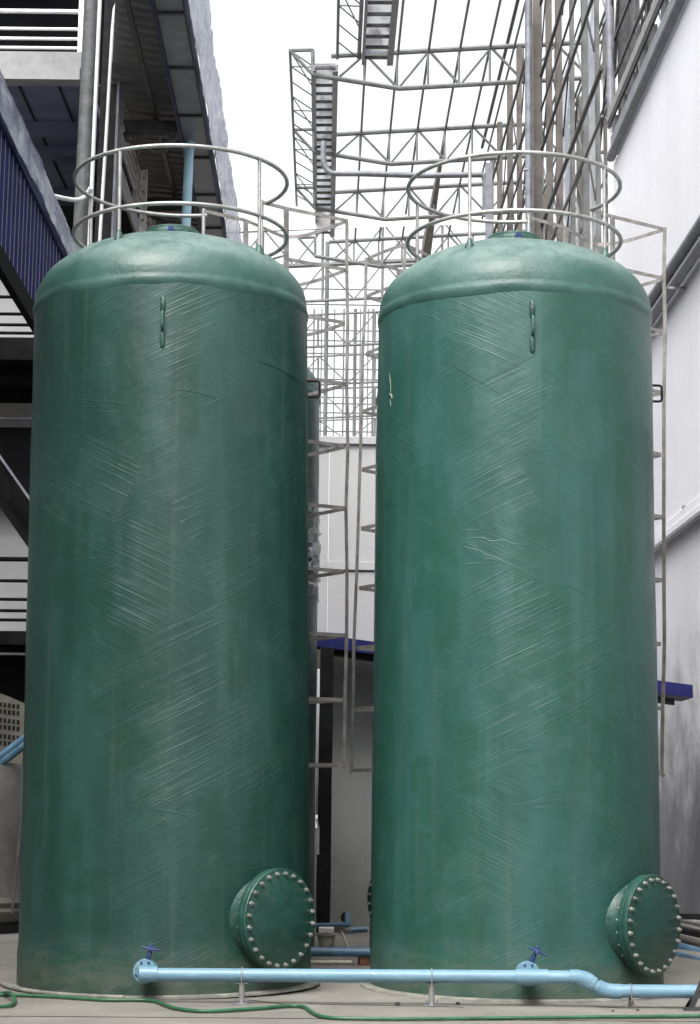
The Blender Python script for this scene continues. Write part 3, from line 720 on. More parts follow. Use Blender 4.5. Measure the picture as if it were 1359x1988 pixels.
for i in range(7): build('ledge_clip', wbox(MB(), XR-.06, XR-.004, 12.2+2.6*i, 12.27+2.6*i, 5.665, 5.70), 'steelmid', t, smooth=False)
# steel edge along the wall top
build('edge_tube', MB().cyl(W(XR-.07, -11, HC+11.30), W(XR-.07, 31.1, HC+11.30), .085, 14), 'steelmid', t)
build('edge_channel', wbox(MB(), XR-.04, XR+.12, -11, 31.3, HC+11.42, HC+11.74), 'steelmid', t, smooth=False)
build('edge_rail', wbox(MB(), XR-.05, XR-.02, -11, 31.5, HC+11.98, HC+12.12), 'black', t, smooth=False)
build('edge_flat', wbox(MB(), XR-.05, XR-.02, -11, 31.6, HC+12.125, HC+12.30), 'galvflat', t, smooth=False)
for i in range(12):
    Y = 30.8-.95*i
    build('edge_cleat', wbox(MB(), XR-.03, XR+.03, Y, Y+.35, HC+11.745, HC+11.975), 'steeldk', t, smooth=False)
for H in (12.9, 13.6):
    build('edge_line', wbox(MB(), XR+.05, XR+.09, 5, 31.4, HC+H, HC+H+.06), 'steeldk', t, smooth=False)
# corner downpipe, dark above, white below
p = W(XR-.05, 31.6, 0); pe = ay(1187, 250, 31.6)
t2 = thing('downpipe', 'round downpipe at the corner of the white building, dark above and white below', 'downpipe', (pe.x, 31.6, 0))
build('lower_pipe', MB().cyl((0, 0, 0), (.0, 0, pe.z), .075, 16), 'whitepaint', t2)
build('upper_pipe', MB().cyl((0, 0, pe.z), (-.05, 0, 22), .072, 16), 'steelmid', t2)
build('side_pipe', MB().cyl((.12, .05, 0), (.10, .05, 22), .03, 10), 'whitepaint', t2)

# things by the foot of the right wall
for i, (p1, p2, y, r, mt, lb) in enumerate((
        ((1300, 1782), (1400, 1800), 24.0, .035, 'galvflat', 'grey pipe lying highest at the foot of the white wall'),
        ((1300, 1800), (1400, 1822), 23.0, .05, 'black', 'black pipe lying at the foot of the white wall'),
        ((1300, 1818), (1400, 1842), 22.0, .045, 'rust', 'brown pipe lying above the blue pipes at the wall foot'))):
    a, b = ay(p1[0], p1[1], y), ay(p2[0], p2[1], y-2.2)
    b = ay(p2[0], p2[1], y-1.2)
    a.z = max(a.z, r); b.z = max(b.z, r)
    tag(build('scrap_pipe', MB().cyl(a, b, r, 14), mt), lb, 'pipe')
for (p1, p2, y, y2, r, lb) in (((1290, 1829), (1420, 1868), 21.5, 20.2, .05, 'upper slanting blue pipe right of the right manhole'),
                               ((1285, 1848), (1420, 1886), 20.6, 19.0, .055, 'middle slanting blue pipe right of the right manhole'),
                               ((1240, 1884), (1420, 1884), 19.2, 19.0, .04, 'lowest level blue pipe right of the right manhole')):
    tag(build('water_pipe', MB().cyl(ay(*p1, y), ay(*p2, y2), r, 18), 'bluedk'), lb, 'pipe')
tag(build('trestle', MB().bb((2.95, 19.6, 0), (3.05, 19.7, .42)).bb((4.3, 19.6, 0), (4.4, 19.7, .42)).bb((2.9, 19.6, .421), (4.45, 19.7, .47)).bb((2.95, 21.5, 0), (3.05, 21.6, .30)).bb((4.3, 21.5, 0), (4.4, 21.6, .30)).bb((2.9, 21.5, .301), (4.45, 21.6, .34)), 'black', smooth=False), 'dark low trestle under the blue pipes by the white wall', 'trestle')
# steel angle leg at the right edge
b0 = az(1340, 1962); t = thing('angle_frame', 'rusty dark steel angle leg leaning at the right edge of the yard', 'steel frame', (b0.x, b0.y, 0))
tp = ay(1366, 1900, b0.y)-b0
build('leg', MB().bar((0, 0, 0), tp, .035, .05, (0, 1, 0)), 'steeldk', t)
build('foot', MB().box((.05, 0, .012), (.20, .06, .022)), 'steeldk', t)
build('leg_back', MB().bar((.02, .25, 0), tp+Vector((.02, .02, 0)), .03, .03, (0, 1, 0)), 'steeldk', t)

# ------------------------------------------------------------ big steel roof frame
VX, VY = 625., 1560.
def vp(k, h, Y):                      # offsets from the vanishing point measured at depth 47, carried to depth Y
    p = ay(VX+k, VY+h, 47.0); return W(p.x-DX*47.0, Y, p.z)
frame = thing('steel_roof_frame', 'huge open grey steel roof frame against the white sky behind the tanks', 'steel frame')
TOP = lambda k: -1450.4-.054*k*1.0
def BOT(k):
    if k < 150: return -1415+(27*(k+18)/168)
    return -1388-12*(k-150)/210
YT = [47.0, 52.9, 58.2, 63.6]
NK = [30+ (555-30)*i/8 for i in range(9)]
for j, Y in enumerate(YT):
    mb = MB()
    k0 = 30
    mb.tube([vp(k0-12, TOP(k0-12), Y), vp(620, TOP(620), Y)], .075, 8)
    mb.tube([vp(-18, BOT(-18), Y), vp(150, BOT(150), Y), vp(620, BOT(620), Y)], .07, 8)
    mb.tube([vp(-18, BOT(-18), Y), vp(-18, BOT(-18)-46, Y), ], .05, 6)
    mb.tube([vp(-18, BOT(-18), Y), vp(-62, -1462, Y)], .045, 6); mb.tube([vp(-62, -1462, Y), vp(-18, -1463, Y)], .05, 6)
    ks = [84, 148, 208, 268, 328, 392, 455, 520, 585]
    for i, k in enumerate(ks):
        mb.tube([vp(k-2, TOP(k), Y), vp(k-2, BOT(k), Y)], .032, 6)
        if i < len(ks)-1:
            k2 = ks[i+1]
            if i % 2 == 0: mb.tube([vp(k, TOP(k), Y), vp(k2, BOT(k2), Y)], .038, 6)
            else: mb.tube([vp(k, BOT(k), Y), vp(k2, TOP(k2), Y)], .038, 6)
    mb.tube([vp(84, TOP(84), Y), vp(30, BOT(30), Y)], .034, 6)
    build('roof_truss', mb, 'truss', frame)
for f in (.0587, .102, .143, .185, .225):
    k = f*1452
    ya, yb_ = (40, 64) if f > .1 else (46.9, 64)
    build('purlin', MB().tube([vp(k, TOP(k)-2, ya), vp(k, TOP(k)-2, yb_)], .035, 6), 'truss', frame)
# longitudinal lattice girders at the open left edge
for (ka, kb, Ya, Yb, dv) in ((-62, -18, 47, 60, -1462), (30, 72, 36, 47.2, -1452)):
    mb = MB(); n = int((Yb-Ya)/1.05)
    for k in (ka, kb): mb.tube([vp(k, dv, Ya), vp(k, dv, Yb)], .055 if k == kb else .04, 6)
    for i in range(n):
        y0, y1 = Ya+(Yb-Ya)*i/n, Ya+(Yb-Ya)*(i+1)/n
        mb.tube([vp(ka, dv, y0), vp(kb, dv, y1)], .02, 5)
        if i % 3 == 1: mb.tube([vp(ka, dv, y0), vp(kb, dv, y0+.05)], .022, 5)
        if i % 3 == 0: mb.tube([vp(ka, dv, y0), vp(kb, dv, min(Yb, y0+2.6))], .018, 5)
    build('lattice_girder', mb, 'truss', frame)
# ladder shaped cable trays with pale covers
for (ka, kb, Ya, Yb, dv, st) in ((-14, 26, 46.9, 61.5, -1425, .60), (74, 122, 36, 43.2, -1330, .63)):
    tr = build('cable_tray', MB().bar(vp(ka, dv, Ya), vp(ka, dv, Yb), .07, .16).bar(vp(kb, dv, Ya), vp(kb, dv, Yb), .15, .2), 'steelmid', frame)
    y = Ya; mb = MB()
    while y < Yb: mb.bar(vp(ka, dv, y), vp(kb, dv, y), .07, .07); y += st
    build('tray_rungs', mb, 'steeldk', tr)
    build('tray_cover', MB().hexa([vp(ka, dv-9, Ya), vp(kb, dv-9, Ya), vp(kb, dv-9, Yb), vp(ka, dv-9, Yb), vp(ka, dv-10, Ya), vp(kb, dv-10, Ya), vp(kb, dv-10, Yb), vp(ka, dv-10, Yb)]), 'panel', tr)
# pale fascia
build('pale_fascia', MB().hexa([ay(380, 452, 60), ay(1080, 430, 60), ay(1080, 430, 60.3), ay(380, 452, 60.3), ay(380, 429, 60), ay(1080, 408, 60), ay(1080, 408, 60.3), ay(380, 429, 60.3)]), 'whitepaint', frame, smooth=False)
# deep girder under the third purlin
pA, pB = vp(268, TOP(268)+3, 52.9), vp(268, TOP(268)+3, 64)
build('deep_girder', MB().hexa([pA+Vector((-.02, 0, -.1)), pA+Vector((.02, 0, -.1)), pB+Vector((.16, 0, -.9)), pB+Vector((-.16, 0, -.9)), pA+Vector((-.02, 0, .05)), pA+Vector((.02, 0, .05)), pB+Vector((.1, 0, 0)), pB+Vector((-.1, 0, 0))]), 'rust', frame, smooth=False)
# far bays: girders one behind another with V webs
def ln(px0, y0, y1): return lambda px: y0+(y1-y0)*(px-550)/250.
for (ya, yb_, Y, r) in ((445, 517, 66, .09), (519, 587, 69, .06), (614, 676, 73, .055), (695, 750, 77, .05), (759, 815, 81, .05), (820, 862, 85, .045)):
    mb = MB(); s1 = lambda px, b: b-(px-550)*.045
    mb.tube([ay(430, s1(430, ya), Y), ay(1120, s1(1120, ya), Y)], r*.85, 7)
    mb.tube([ay(430, s1(430, yb_), Y), ay(1120, s1(1120, yb_), Y)], r, 7)
    pxs = [455+(58 if ya < 600 else 55)*i for i in range(12)]
    for i, px in enumerate(pxs[:-1]):
        top, bot = (s1(px, ya), s1(px, yb_)); px2 = pxs[i+1]
        A = ay(px, top if i % 2 else bot, Y); B = ay(px2, s1(px2, yb_) if i % 2 else s1(px2, ya), Y)
        mb.tube([A, B], .03, 6)
        if i % 2: mb.tube([ay(px-2, top, Y), ay(px-3, bot, Y)], .05, 6)
    build('far_girder', mb, 'truss', frame)
for px, Y, r in ((636, 70, .08), (690, 74, .07), (750, 78, .06), (500, 70, .08), (575, 79, .05), (668, 83, .04), (610, 83, .04), (725, 80, .05), (650, 86, .03), (675, 86, .03), (700, 86, .03), (715, 84, .03), (740, 86, .03), (590, 86, .03), (625, 86, .03)):
    q = ay(px, 470 if r > .07 else 600, Y)
    build('far_post', MB().tube([(q.x, Y, 0), (q.x-.0, Y, q.z)], r, 8), 'truss', frame)
for yy, Y in ((640, 88), (715, 88), (782, 88), (836, 88), (590, 88), (560, 88), (660, 90), (685, 90), (735, 90), (770, 90), (800, 90)):
    build('far_rail', MB().tube([ay(560, yy, Y), ay(800, yy+4, Y)], .035, 6), 'truss', frame)
# colonnade along the right side
def Ypx(px, X=XR, py=200):
    d = ray(px, py); return X/(d.x-DX*d.y)*d.y
cols = [(955, .09), (970, .15), (990, .15), (1008, .13), (1066, .13), (1085, .13), (1111, .08), (1136, .12), (1160, .07)]
for px, wd in cols:
    Y = Ypx(px)
    mb = wbox(MB(), XR-wd/2, XR+wd/2, Y-.09, Y-.078, 0, 21.6); wbox(mb, XR-.008, XR+.008, Y-.077, Y+.077, 0, 21.6); wbox(mb, XR-wd/2, XR+wd/2, Y+.078, Y+.09, 0, 21.6)
    build('column', mb, 'rust' if wd > .12 else 'truss', frame, smooth=False)
for px, wd, X_ in ((1212, .22, 5.3), (1199, .10, 5.2), (1228, .09, 5.3), (1240, .06, 5.3), (1262, .05, 5.3)):
    Y = Ypx(px, X_); build('column', wbox(MB(), X_-wd/2, X_+wd/2, Y-.06, Y+.06, 13.03, 24), 'steeldk', frame, smooth=False)
for i, px in enumerate((1000, 1030, 1058, 1100, 1122, 1150, 1175, 1228)):
    Y = Ypx(px, 6.9); build('column', wbox(MB(), 6.85, 6.99, Y-.06, Y+.06, 0, 21.2), ('rust', 'truss')[i % 2], frame, smooth=False)
for H, r in ((21.0, .05), (20.1, .03), (18.6, .035), (16.83, .04), (16.0, .025), (15.0, .035), (13.2, .045), (12.3, .03)):
    build('girt', MB().tube([W(XR-.12, 31.7, HC+H), W(XR-.12, 57, HC+H)], r, 6), ('steeldk', 'truss')[int(H*10) % 2], frame)
for H, r in ((19.6, .035), (17.0, .035), (14.6, .035), (12.2, .035)):
    build('girt', MB().tube([W(6.8, 31.5, HC+H), W(6.8, 57, HC+H)], r, 6), 'truss', frame)
mb = MB(); Y = 31.5; i = 0
while Y < 55:
    for z0, z1 in ((13.0, 16.0), (16.0, 18.8), (18.8, 21.4)):
        a, b = (z0, z1) if (i % 2) else (z1, z0)
        mb.bar(W(XR+.06, Y, a), W(XR+.06, Y+2.3, b), .03, .055)
    Y += 2.3; i += 1
build('cross_bracing', mb, 'steeldk', frame, smooth=False)
for X_, st in ((6.2, 1.9), (6.9, 2.6)):
    mb = MB(); Y = 31.5; i = 0
    while Y < 55:
        for z0 in (10.5, 12.6, 14.7, 16.8, 18.9): mb.bar(W(X_, Y, z0+(2.1 if i % 2 else 0)), W(X_, Y+st, z0+(0 if i % 2 else 2.1)), .03, .04)
        Y += st; i += 1
    build('cross_bracing', mb, 'truss', frame, smooth=False)
for i in range(11):
    Y = 32.3+2.15*i; build('column', wbox(MB(), 6.17, 6.23, Y-.03, Y+.03, 0, 21.2), 'truss', frame, smooth=False)
for H in (11.2, 13.9, 15.6, 17.5, 19.3): build('girt', MB().tube([W(6.15, 31.5, HC+H), W(6.15, 57, HC+H)], .025, 6), 'truss', frame)
mb = MB(); Y = 27; i = 0
while Y < 31:
    mb.bar(W(XR+.1, Y, 13.0 if i % 2 else 17), W(XR+.1, Y+1.8, 17 if i % 2 else 13), .05, .12); Y += 1.8; i += 1
build('cross_bracing', mb, 'steeldk', frame, smooth=False)
# pale mesh panels hung between the right columns
for (pa_, pb_, z0, z1) in ((1092, 1108, 15, 19), (1140, 1156, 13.5, 20), (1110, 1120, 11.5, 15)):
    Ya, Yb = Ypx(pa_, 5.6), Ypx(pb_, 5.6)
    build('mesh_panel', wbox(MB(), 5.6, 5.61, Yb, Ya, z0, z1), 'panel', frame, smooth=False)
# heavy column and dark downpipe
q = ay(1044, 300, 41.0)
t = thing('steel_column', 'tall dark heavy steel column rising behind the right tank hatch', 'column', (q.x, 41, 0))
build('flange_front', MB().bb((-.10, -.12, 0), (.10, -.10, 24)), 'rust', t, smooth=False)
build('web', MB().bb((-.012, -.099, 0), (.012, .099, 24)), 'steeldk', t, smooth=False)
build('flange_back', MB().bb((-.10, .10, 0), (.10, .12, 24)), 'steeldk', t, smooth=False)
build('side_plate', MB().bb((-.125, -.10, 0), (-.103, .10, 24)), 'galvflat', t, smooth=False)
q0, q1 = ay(1026, 10, 40.5), ay(1024, 460, 40.5)
t = thing('downpipe', 'dark grey round downpipe in front of the heavy column behind the right tank', 'downpipe', (q1.x, 40.5, 0))
build('pipe', MB().tube([(0, 0, 0), (q0.x-q1.x, 0, q0.z)], .085, 14), 'steelmid', t)
build('branch', MB().tube(fillet([(q0.x-q1.x, 0, q0.z-.1), (q0.x-q1.x, 0, q0.z+.25), (-2.2, 0, q0.z+.75)], .2), .08, 14), 'steelmid', t)
build('socket', MB().cyl((0, 0, ay(1024, 330, 40.5).z), (0, 0, ay(1024, 333, 40.5).z+.02), .095, 14), 'pvcw', t)
# overhead drain pipe crossing to the grey duct
yq = 45.0
P = [ay(628, 275, yq), ay(628, 318, yq), ay(640, 337, yq), ay(700, 337, yq), ay(820, 341, yq), ay(938, 339, yq), ay(942, 350, yq), ay(942, 420, yq)]
t = thing('drain_pipe', 'grey overhead drain pipe bending down from the cable tray and running right', 'pipe', (P[0].x, yq, P[0].z))
build('pipe_run', MB().tube(fillet(P, .18), .075, 12).xf(Matrix.Translation(-t.location)), 'steelmid', t)
q = ay(949, 318, 44.6)
tag(build('duct', MB().box((q.x, 44.6, q.z/2), (.17, .17, q.z)), 'steelmid', smooth=False), 'square dark grey duct standing right of the overhead drain pipe', 'duct')

# ------------------------------------------------------------ building at left
YL = 24.0
B = thing('left_building', 'multi storey building at the left edge with white railed balconies and dark floors', 'building')
def xy(px, py, y=YL): return ay(px, py, y)
XE = xy(160, 100).x                                  # right end of the balcony
XW = -9.0
def hz_(py, y=YL, px=60): return ay(px, py, y).z
# upper slab
build('fascia', MB().bb((XW, YL-.02, hz_(133)), (XE, YL+.05, hz_(101))), 'tile', B, smooth=False)
for i in range(6):
    xx = xy(50-55*i, 110).x if i else xy(105, 110).x
    build('tile_joint', MB().bb((xx-.004, YL-.026, hz_(132)), (xx+.004, YL-.021, hz_(102))), 'steelmid', B, smooth=False)
build('beam', MB().bb((XW, YL-.05, hz_(156)), (XE-.02, YL+.2, hz_(133)-.004)), 'tile', B, smooth=False)
zs = hz_(158)
build('soffit', MB().bb((XW, YL+.21, zs+.05), (XE+.05, YL+8.5, zs+.18)), 'soffit', B, smooth=False)
for i in range(9):
    xx = XE-.35-.55*i; build('soffit_joint', MB().bb((xx-.012, YL+.25, zs+.03), (xx+.012, YL+8.4, zs+.049)), 'dark', B, smooth=False)
for yy in (25.6, 26.6, 28.6, 30.4): build('soffit_beam', MB().bb((XW, yy, zs-.12), (XE+.04, yy+.22, zs+.048)), 'soffit', B, smooth=False)
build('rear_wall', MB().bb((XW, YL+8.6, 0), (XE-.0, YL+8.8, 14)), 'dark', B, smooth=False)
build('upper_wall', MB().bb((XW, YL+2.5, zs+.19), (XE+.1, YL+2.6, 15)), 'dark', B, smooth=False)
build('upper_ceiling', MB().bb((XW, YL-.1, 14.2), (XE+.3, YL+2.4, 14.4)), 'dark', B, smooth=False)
for i in range(7): build('ceiling_beam', MB().bb((XW, YL+.2+.33*i, 14.08), (XE+.2, YL+.28+.33*i, 14.19)), 'rust', B, smooth=False)
def railing(ys, y, x0, x1, mt, posts, r=.028):
    t = build('railing', MB().cyl(Vector((x0, y, hz_(ys[0], y, 60))), Vector((x1, y, hz_(ys[0], y, 60))), r*1.15, 10), mt, B)
    for q in ys[1:]: build('rail_bar', MB().cyl((x0, y, hz_(q, y, 60)), (x1, y, hz_(q, y, 60)), r*.8, 10), mt, t)
    for xx in posts: build('railing_post', MB().bb((xx-.03, y-.02, hz_(ys[-1]+12, y)), (xx+.03, y+.02, hz_(ys[0]-6, y))), mt, t, smooth=False)
railing([22, 56, 75, 93], YL+.03, XW, XE-.03, 'whitepaint', [])
build('balcony_post', MB().bb((XE-.07, YL-.0, hz_(101)+.002), (XE-.0, YL+.06, 14.08)), 'whitepaint', B, smooth=False)
railing([537, 577, 610, 631, 647], YL+.02, XW, XE, 'shade_black', [xy(-60, 500).x, -6.5])
railing([1086, 1128, 1164, 1186, 1204], YL+.02, XW, XE, 'shade_black', [xy(-60, 500).x, -6.5])
build('white_rear_panel', MB().bb((XW, YL+1.9, hz_(1232, YL+1.9)), (XE+.1, YL+2.0, hz_(470, YL+1.9))), 'whiteb', B, smooth=False)
# floor two (dark)
build('floor_slab', MB().bb((XW, YL-.05, hz_(700)), (XE, YL+1.88, hz_(657))), 'shade_black', B, smooth=False)
build('floor_beam', MB().bb((XW, YL+.35, hz_(716)-.12), (XE, YL+.6, hz_(700)-.004)), 'shade_black', B, smooth=False)
build('floor_beam', MB().bb((XW, YL+1.1, hz_(780, YL+1.1)), (XE, YL+1.2, hz_(700)-.004)), 'shade_black', B, smooth=False)
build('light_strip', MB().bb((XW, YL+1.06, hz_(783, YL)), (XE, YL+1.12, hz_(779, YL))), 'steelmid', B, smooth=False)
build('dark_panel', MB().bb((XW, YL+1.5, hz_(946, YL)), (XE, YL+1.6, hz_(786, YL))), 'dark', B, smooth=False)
# stair stringers going down to the right
s0, s1 = xy(-80, 772, YL-.1), xy(130, 1072, YL-.1)
st = build('stair', MB().bar(s0, s1, .03, .03), 'steelmid', B, smooth=False)
off = Vector((0, 0, -.72))
build('stringer', MB().hexa([s0+Vector((0, 0, -.64)), s1+Vector((0, 0, -.64)), s1+Vector((0, .5, -.64)), s0+Vector((0, .5, -.64)), s0+Vector((0, 0, -.50)), s1+Vector((0, 0, -.50)), s1+Vector((0, .5, -.50)), s0+Vector((0, .5, -.50))]), 'shade_black', st, smooth=False)
build('stair_back', MB().hexa([s0+Vector((0, .45, -.50)), s1+Vector((0, .45, -.50)), s1+Vector((0, .5, -.50)), s0+Vector((0, .5, -.50)), s0+Vector((0, .45, -.05)), s1+Vector((0, .45, -.05)), s1+Vector((0, .5, -.05)), s0+Vector((0, .5, -.05))]), 'shade_black', st, smooth=False)
for f in (.18, .42, .66, .9):
    c1 = s0.lerp(s1, f); build('stair_post', MB().bar(c1+Vector((.0, .1, -.1)), c1+Vector((.08, .1, -.52)), .05, .03), 'shade_black', st, smooth=False)
# floor one
build('floor_slab', MB().bb((XW, YL-.05, hz_(1252)), (XE, YL+1.88, hz_(1226))), 'shade_black', B, smooth=False)
build('floor_beam', MB().bb((XW, YL+.1, hz_(1266)), (XE, YL+.3, hz_(1252)-.004)), 'shade_black', B, smooth=False)
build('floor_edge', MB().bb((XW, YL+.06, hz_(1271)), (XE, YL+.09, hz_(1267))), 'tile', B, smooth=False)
build('floor_beam', MB().bb((XW, YL+.9, hz_(1335, YL+.9)), (XE, YL+1.1, hz_(1252)-.004)), 'shade_black', B, smooth=False)
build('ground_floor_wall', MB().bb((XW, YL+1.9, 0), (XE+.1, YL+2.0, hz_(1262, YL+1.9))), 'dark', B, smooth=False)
build('floor_post', MB().bb((XE-.15, YL+.1, 0), (XE, YL+.3, hz_(1226))), 'shade_black', B, smooth=False)
build('unseen_side_wall', MB().bb((-6.2, -12.0, 0), (-6.0, YL-2, 10.4)), 'grey', B, smooth=False)  # unseen wall, run back and sized to block sky light

# ventilation block wall, blue pipe, grey tank at lower left
t = thing('ventilation_wall', 'beige ventilation block panel with rows of small slots at lower left', 'wall', (xy(0, 1400, 23).x, 23, 0))
ox = t.location.x
pts = [(-90, 1330), (0, 1346), (25, 1356), (48, 1366)]
mb = MB(); zb_ = hz_(1500, 23)
P = [ay(px, py, 23) for px, py in pts]
for i in range(len(P)-1):
    a, b = P[i], P[i+1]
    mb.hexa([(a.x-ox, 0, zb_), (b.x-ox, 0, zb_), (b.x-ox, .12, zb_), (a.x-ox, .12, zb_), (a.x-ox, 0, a.z), (b.x-ox, 0, b.z), (b.x-ox, .12, b.z), (a.x-ox, .12, a.z)])
build('block_panel', mb, 'vent', t, smooth=False)
mb = MB()
for r_, py in enumerate((1372, 1385, 1402, 1415, 1433, 1446)):
    for cidx in range(10):
        px = 35-cidx*8.5; a = ay(px, py+(px-35)*-.0+(35-px)*-.12, 22.995)
        mb.box((a.x-ox, -.004, a.z), (.034, .006, .055))
build('slots', mb, 'black', t, smooth=False); bpy.context.view_layer.update()
build('support', MB().bb((-.6, .02, 0), (-.45, .11, zb_-.002)).bb((.1, .02, 0), (.2, .11, zb_-.002)), 'steeldk', t, smooth=False)
for k_, (dy, lb) in enumerate(((0, 'upper of two blue pipes slanting up to the dark tank at lower left'), (12, 'lower of two blue pipes slanting up to the dark tank at lower left'))):
    tag(build('water_pipe', MB().cyl(ay(-70, 1525+dy, 22.4), ay(120, 1378+dy, 22.2), .05, 16), 'bluedk'), lb, 'pipe')
c = ay(-22, 1600, 22.6)
t = thing('plastic_tank', 'grey plastic tank with a wide rim at its foot, left edge of the yard', 'tank', (c.x, 22.6, 0))
build('tank_body', MB().lathe([(.46, .42), (.43, .50), (.42, .9), (.41, 1.9), (.36, 2.0), (.01, 2.05)], 40), 'greyp', t)
build('tank_rim', MB().lathe([(.40, .12), (.46, .16), (.50, .26), (.47, .30), (.50, .36), (.47, .42)], 40), 'vent', t)
build('tank_plinth', MB().lathe([(.44, 0), (.44, .12), (.01, .12)], 24), 'black', t)
c = ay(36, 1700, 22.2)
tag(build('thin_pipe', MB().tube([(c.x-.06, 22.2, .25), (c.x, 22.2, 1.2), (c.x+.04, 22.2, 2.2)], .018, 8), 'rust'), 'thin brown pipe standing between the grey tank and the dark front tank', 'pipe')

# round dark column, conduits, heavy column
def lean(name, label, cat, a, b, y, r, mat, n=18, grp=None):
    A, Bp = ay(*a, y), ay(*b, y); d = (A-Bp)/(A.z-Bp.z)
    lo = Bp-d*(Bp.z); hi = A+d*4.5
    return tag(build(name, MB().cyl(lo, hi, r, n), mat), label, cat, grp)
def straight(a, b, y, zt=4.0):
    A, Bp = ay(*a, y), ay(*b, y); d = (A-Bp)/(A.z-Bp.z); return Bp-d*Bp.z, A+d*zt
lean('round_column', 'thick dark mottled round column left of the white conduits', 'column', (180, 0), (160, 420), 23.6, .115, 'column', 24)
A0, A1 = straight((222, 0), (204, 420), 24.2)
d_ = (A1-A0)
t = thing('steel_column', 'heavy brown black steel column behind the two white conduits', 'column', A0)
build('web', MB().hexa([Vector((-.14, .05, 0)), Vector((.10, .05, 0)), Vector((.10, .09, 0)), Vector((-.14, .09, 0)), Vector((-.14, .05, 0))+d_, Vector((.10, .05, 0))+d_, Vector((.10, .09, 0))+d_, Vector((-.14, .09, 0))+d_]), 'black', t, smooth=False)
build('flange', MB().hexa([Vector((.104, -.1, 0)), Vector((.135, -.1, 0)), Vector((.135, .2, 0)), Vector((.104, .2, 0)), Vector((.104, -.1, 0))+d_, Vector((.135, -.1, 0))+d_, Vector((.135, .2, 0))+d_, Vector((.104, .2, 0))+d_]), 'steelmid', t, smooth=False)
lean('conduit', 'left one of the two thin white conduits on the dark columns', 'conduit', (194, 0), (174, 460), 23.4, .027, 'pvcw', 12)
P = [ay(244, -300, 23.5), ay(240, -60, 23.5), ay(233, -10, 23.5), ay(222, 18, 23.5), ay(218, 60, 23.5), ay(207, 250, 23.5), ay(194, 460, 23.5)]
P.append(Vector((P[-1].x-.2, 23.5, 0)))
tag(build('conduit', MB().tube(P, .023, 12), 'pvcw'), 'right one of the two thin white conduits, bent outward near the top', 'conduit')
P = [ay(30, 370, 22.5), ay(80, 374, 22.8), ay(110, 382, 23.1), ay(145, 388, 23.3), ay(165, 382, 23.4), ay(176, 365, 23.35)]
tag(build('conduit', MB().tube(crv(P, 6), .03, 12), 'pvcw'), 'white conduit curving from the navy wall to the white conduits', 'conduit')

# navy corrugated siding along the left
XS = -3.3
t = thing('corrugated_siding', 'navy blue corrugated sheet siding high along the left side', 'siding')
H0, H1 = 5.42, 6.56
mb = MB(); Y = 12.0; pr = []
k_ = 0
while Y < 24.35:
    for dx_, dy_ in ((0, 0), (0, .14), (.03, .16), (.03, .20), (0, .22)): pr.append((dx_, Y+dy_))
    Y += .24
for dx_, yy in pr: mb.v += [W(XS+dx_, yy, HC+H0), W(XS+dx_, yy, HC+H1)]
for i in range(len(pr)-1): mb.f.append((i*2, i*2+2, i*2+3, i*2+1))
sd_ = build('siding_sheet', mb, 'navy', t, smooth=False); q = sd_.modifiers.new('t', 'SOLIDIFY'); q.thickness = .004
mb = MB()
Y = 12.16
while Y < 24.3: wbox(mb, XS+.034, XS+.037, Y+.005, Y+.017, HC+H0+.02, HC+H1-.02); Y += .24
build('seam_lines', mb, 'tile', t, smooth=False)
build('top_trim', wbox(MB(), XS-.05, XS+.06, 12, 24.4, HC+H1+.0, HC+H1+.16), 'navy', t, smooth=False)
build('bottom_beam', wbox(MB(), XS-.03, XS+.05, 12, 24.4, HC+H0-.22, HC+H0-.004), 'shade_black', t, smooth=False)
def sheet(name, label, X, Y0, Y1, Z0, Z1, nu, nv, amp, out):
    mb = MB()
    for j in range(nv+1):
        for i in range(nu+1):
            Y = Y0+(Y1-Y0)*i/nu; Z = Z0+(Z1-Z0)*j/nv
            d = amp*(noise.noise(Vector((Y*1.3, Z*2.2, X)))+.5*noise.noise(Vector((Y*4, Z*4, 3)))+.3*noise.noise(Vector((Y*9+Z*6, Z*4, 8))))
            zz = Z+(.05*noise.noise(Vector((Y*.6, 0, 0)))+.015*noise.noise(Vector((Y*3, 1, j))))*(1 if j in (0, nv) else .6)
            mb.v.append(W(X+out+d, Y, zz))
    for j in range(nv):
        for i in range(nu): a = j*(nu+1)+i; mb.f.append((a, a+1, a+nu+2, a+nu+1))
    o = build(name, mb, 'film', ang=80); q = o.modifiers.new('t', 'SOLIDIFY'); q.thickness = .003
    return tag(o, label, 'plastic sheet')
sheet('plastic_sheet', 'crumpled pale plastic film draped over the top edge of the navy siding', XS, 13, 24.3, HC+H1+.02, HC+H1+.40, 120, 10, .025, .10)

# canopy roof with gutter box
XC, HCAN = -1.81, 9.5
t = thing('canopy_roof', 'grey corrugated canopy roof seen from below, left of the bright sky', 'roof')
mb = MB(); zc_ = HC+HCAN; Y = 14.0; pr = []
while Y < 40: pr += [(Y, .0), (Y+.13, .0), (Y+.16, .045), (Y+.22, .045), (Y+.25, 0)]; Y += .25
for yy, dz_ in pr: mb.v += [W(-2.55 if yy < 20.5 else (-2.6-.13*(yy-20.8) if yy < 24.3 else -3.3), yy, zc_+.30+dz_), W(-2.14, yy, zc_+.18+dz_)]
for i in range(len(pr)-1): mb.f.append((i*2, i*2+2, i*2+3, i*2+1))
o = build('corrugated_sheet', mb, 'corr', t, smooth=False); q = o.modifiers.new('t', 'SOLIDIFY'); q.thickness = .004; q.offset = 1
build('gutter_box', wbox(MB(), XC-.33, XC-.001, 14, 40, zc_, zc_+.05), 'steelmid', t, smooth=False)
build('gutter_side', wbox(wbox(MB(), XC-.0, XC+.02, 14, 40, zc_-.02, zc_+.3), XC-.37, XC-.335, 14, 40, zc_-.10, zc_+.3), 'navydk', t, smooth=False)
